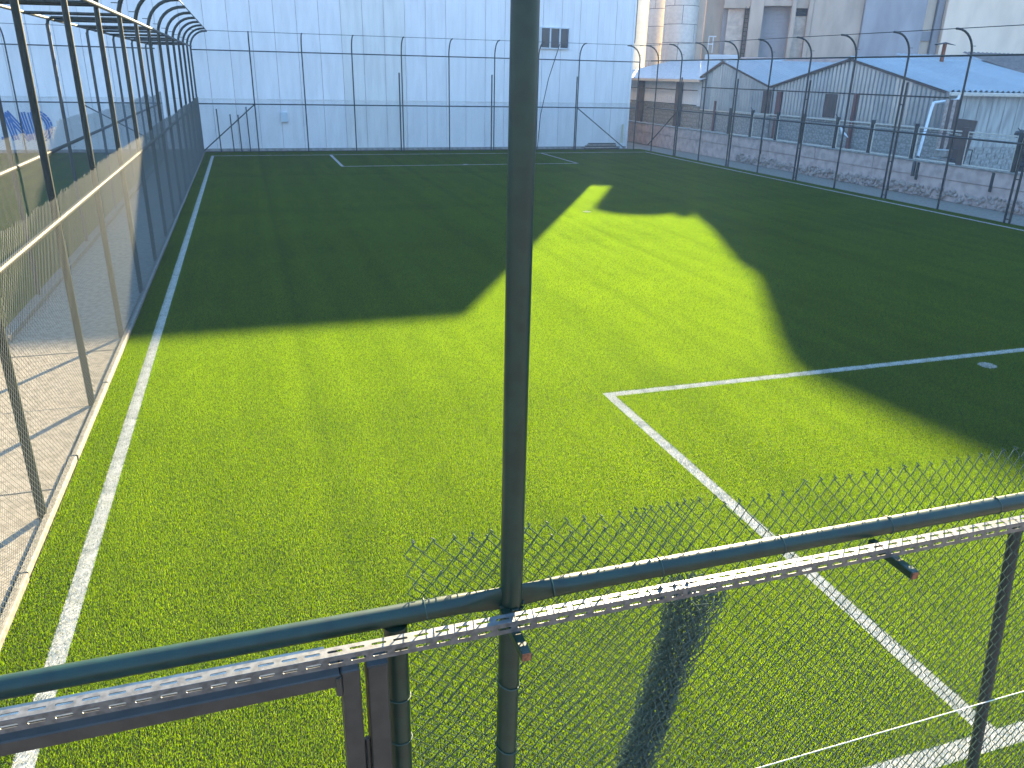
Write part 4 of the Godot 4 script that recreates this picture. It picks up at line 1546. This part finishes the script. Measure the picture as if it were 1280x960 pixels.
	for k in 12:
		g = corrugated(Vector3(30.6 + k * 1.0, 3.75, -25.2), Vector3.RIGHT, 1.0, w, n, 0.25, 0.05, func(_s): return 4.6)
		part("roof_sheet", g, M.roof_brown, br)
	var pr := thing("white_roofed_hall", "far hall with a whitish roof behind the brown-roofed shed", "hall", Vector3(48, 0, -40))
	g = Geo.new()
	g.box(Vector3(50, 2.1, -40), Vector3(26, 4.2, 8))
	part("wall", g, M.pale_wall, pr)
	for k in 13:
		g = corrugated(Vector3(37 + k * 2.0, 4.2, -35.8), Vector3.RIGHT, 2.0, Vector3(0, 0.2, -1).normalized(), Vector3(0, 1, 0.2).normalized(), 0.4, 0.05, func(_s): return 5.0)
		part("roof_sheet", g, M.roof_blue[1], pr)
	var an := thing("aerial_mast", "short rusty mast with a flat aerial above the blue shed roof", "aerial", Vector3(26.0, 4.0, -27.5))
	var mb := Vector3(28.0, 4.2, -28.1)
	g = Geo.new()
	g.box(mb + Vector3(0, 0.45, 0), Vector3(0.12, 1.0, 0.12), 0.01)
	part("mast", g, M.rust, an)
	g = Geo.new()
	g.tube(PackedVector3Array([mb + Vector3(-0.55, 0.9, 0.1), mb + Vector3(0.0, 0.98, 0), mb + Vector3(0.75, 0.92, -0.2)]), [0.05, 0.05, 0.02], 8, true, [Vector2(1.6, 0.5), Vector2(1.6, 0.7), Vector2(1.5, 0.4)])
	part("aerial", g, M.steel_dark, an)


# ---------------------------------------------------------------- ground
func sheet(x0: float, x1: float, z0: float, z1: float, y: float) -> Geo:
	var g := Geo.new()
	g.quad(Vector3(x0, y, z0), Vector3(x1, y, z0), Vector3(x1, y, z1), Vector3(x0, y, z1), Vector3.UP)
	return g


func build_ground() -> void:
	structure("ground", sheet(-400, 400, -400, 300, -0.03), M.earth)
	structure("pitch_base", sheet(-1.9, 20.06, -39.4, -1.7, 0.0), M.infill)
	structure("pitch_base", sheet(-24, -3.52, -39.4, -1.7, 0.0), M.infill)
	structure("paved_passage", sheet(-3.45, -1.91, -39.4, -1.0, 0.0), M.paving)
	structure("side_path", sheet(20.1, 24.0, -39.4, -3.0, 0.0), M.paving)
	structure("yard", sheet(24.0, 60.0, -60, -3.0, -0.01), M.concrete)
	# paving slabs of the passage, one by one
	rng.seed = 91
	var p := get_node("paved_passage")
	var tones := [M.paving, M.concrete]
	for k in 19:
		for c in 1:
			var g := Geo.new()
			var y := 0.018 + rng.randf_range(-0.003, 0.003)
			g.box(Vector3(-2.67, y - 0.02, -2.2 - k * 1.98), Vector3(1.42, 0.05, 1.965), 0.004)
			part("concrete_slab", g, M.paving, p)


func _ready() -> void:
	# camera
	var cam := Camera3D.new()
	cam.name = "camera"
	cam.fov = 52.476
	cam.near = 0.05
	cam.far = 1500.0
	add_child(cam)
	cam.transform = Transform3D(Basis.from_euler(Vector3(-0.37856, -0.32122, 0.02256)), Vector3(0, CAM_H, 0))
	cam.current = true
	# sky, exposure, haze
	var sky := ProceduralSkyMaterial.new()
	sky.sky_top_color = lin(0.051, 0.119, 0.230)
	sky.sky_horizon_color = lin(0.143, 0.190, 0.244)
	sky.sky_curve = 0.2
	sky.ground_horizon_color = lin(0.12, 0.115, 0.11)
	sky.ground_bottom_color = lin(0.07, 0.065, 0.06)
	sky.sun_angle_max = 20.0
	var env := Environment.new()
	env.background_mode = Environment.BG_SKY
	env.sky = Sky.new()
	env.sky.sky_material = sky
	env.tonemap_mode = Environment.TONE_MAPPER_LINEAR
	env.tonemap_exposure = 10.2
	env.sdfgi_enabled = true
	env.ssao_enabled = true
	env.ssil_enabled = true
	env.fog_enabled = true
	env.fog_light_color = Color(0.66, 0.80, 1.0)
	env.fog_density = 0.0010
	var we := WorldEnvironment.new()
	we.name = "environment"
	we.environment = env
	add_child(we)
	# sun
	var sun := DirectionalLight3D.new()
	sun.name = "sun"
	sun.light_energy = 1.6
	sun.light_color = Color(1.0, 0.91, 0.72)
	sun.light_angular_distance = 0.53
	sun.shadow_enabled = true
	add_child(sun)
	var az := deg_to_rad(SUN_AZ)
	var el := deg_to_rad(SUN_EL)
	var to := Vector3(sin(az) * cos(el), sin(el), -cos(az) * cos(el))
	sun.transform = Transform3D(Basis.looking_at(-to, Vector3.UP), Vector3(0, 30, 0))

	make_materials()
	build_ground()
	build_warehouse()
	build_works()
	build_sheds()
	build_right()
	build_far()
	build_left()
	build_turf()
	build_near_fence()
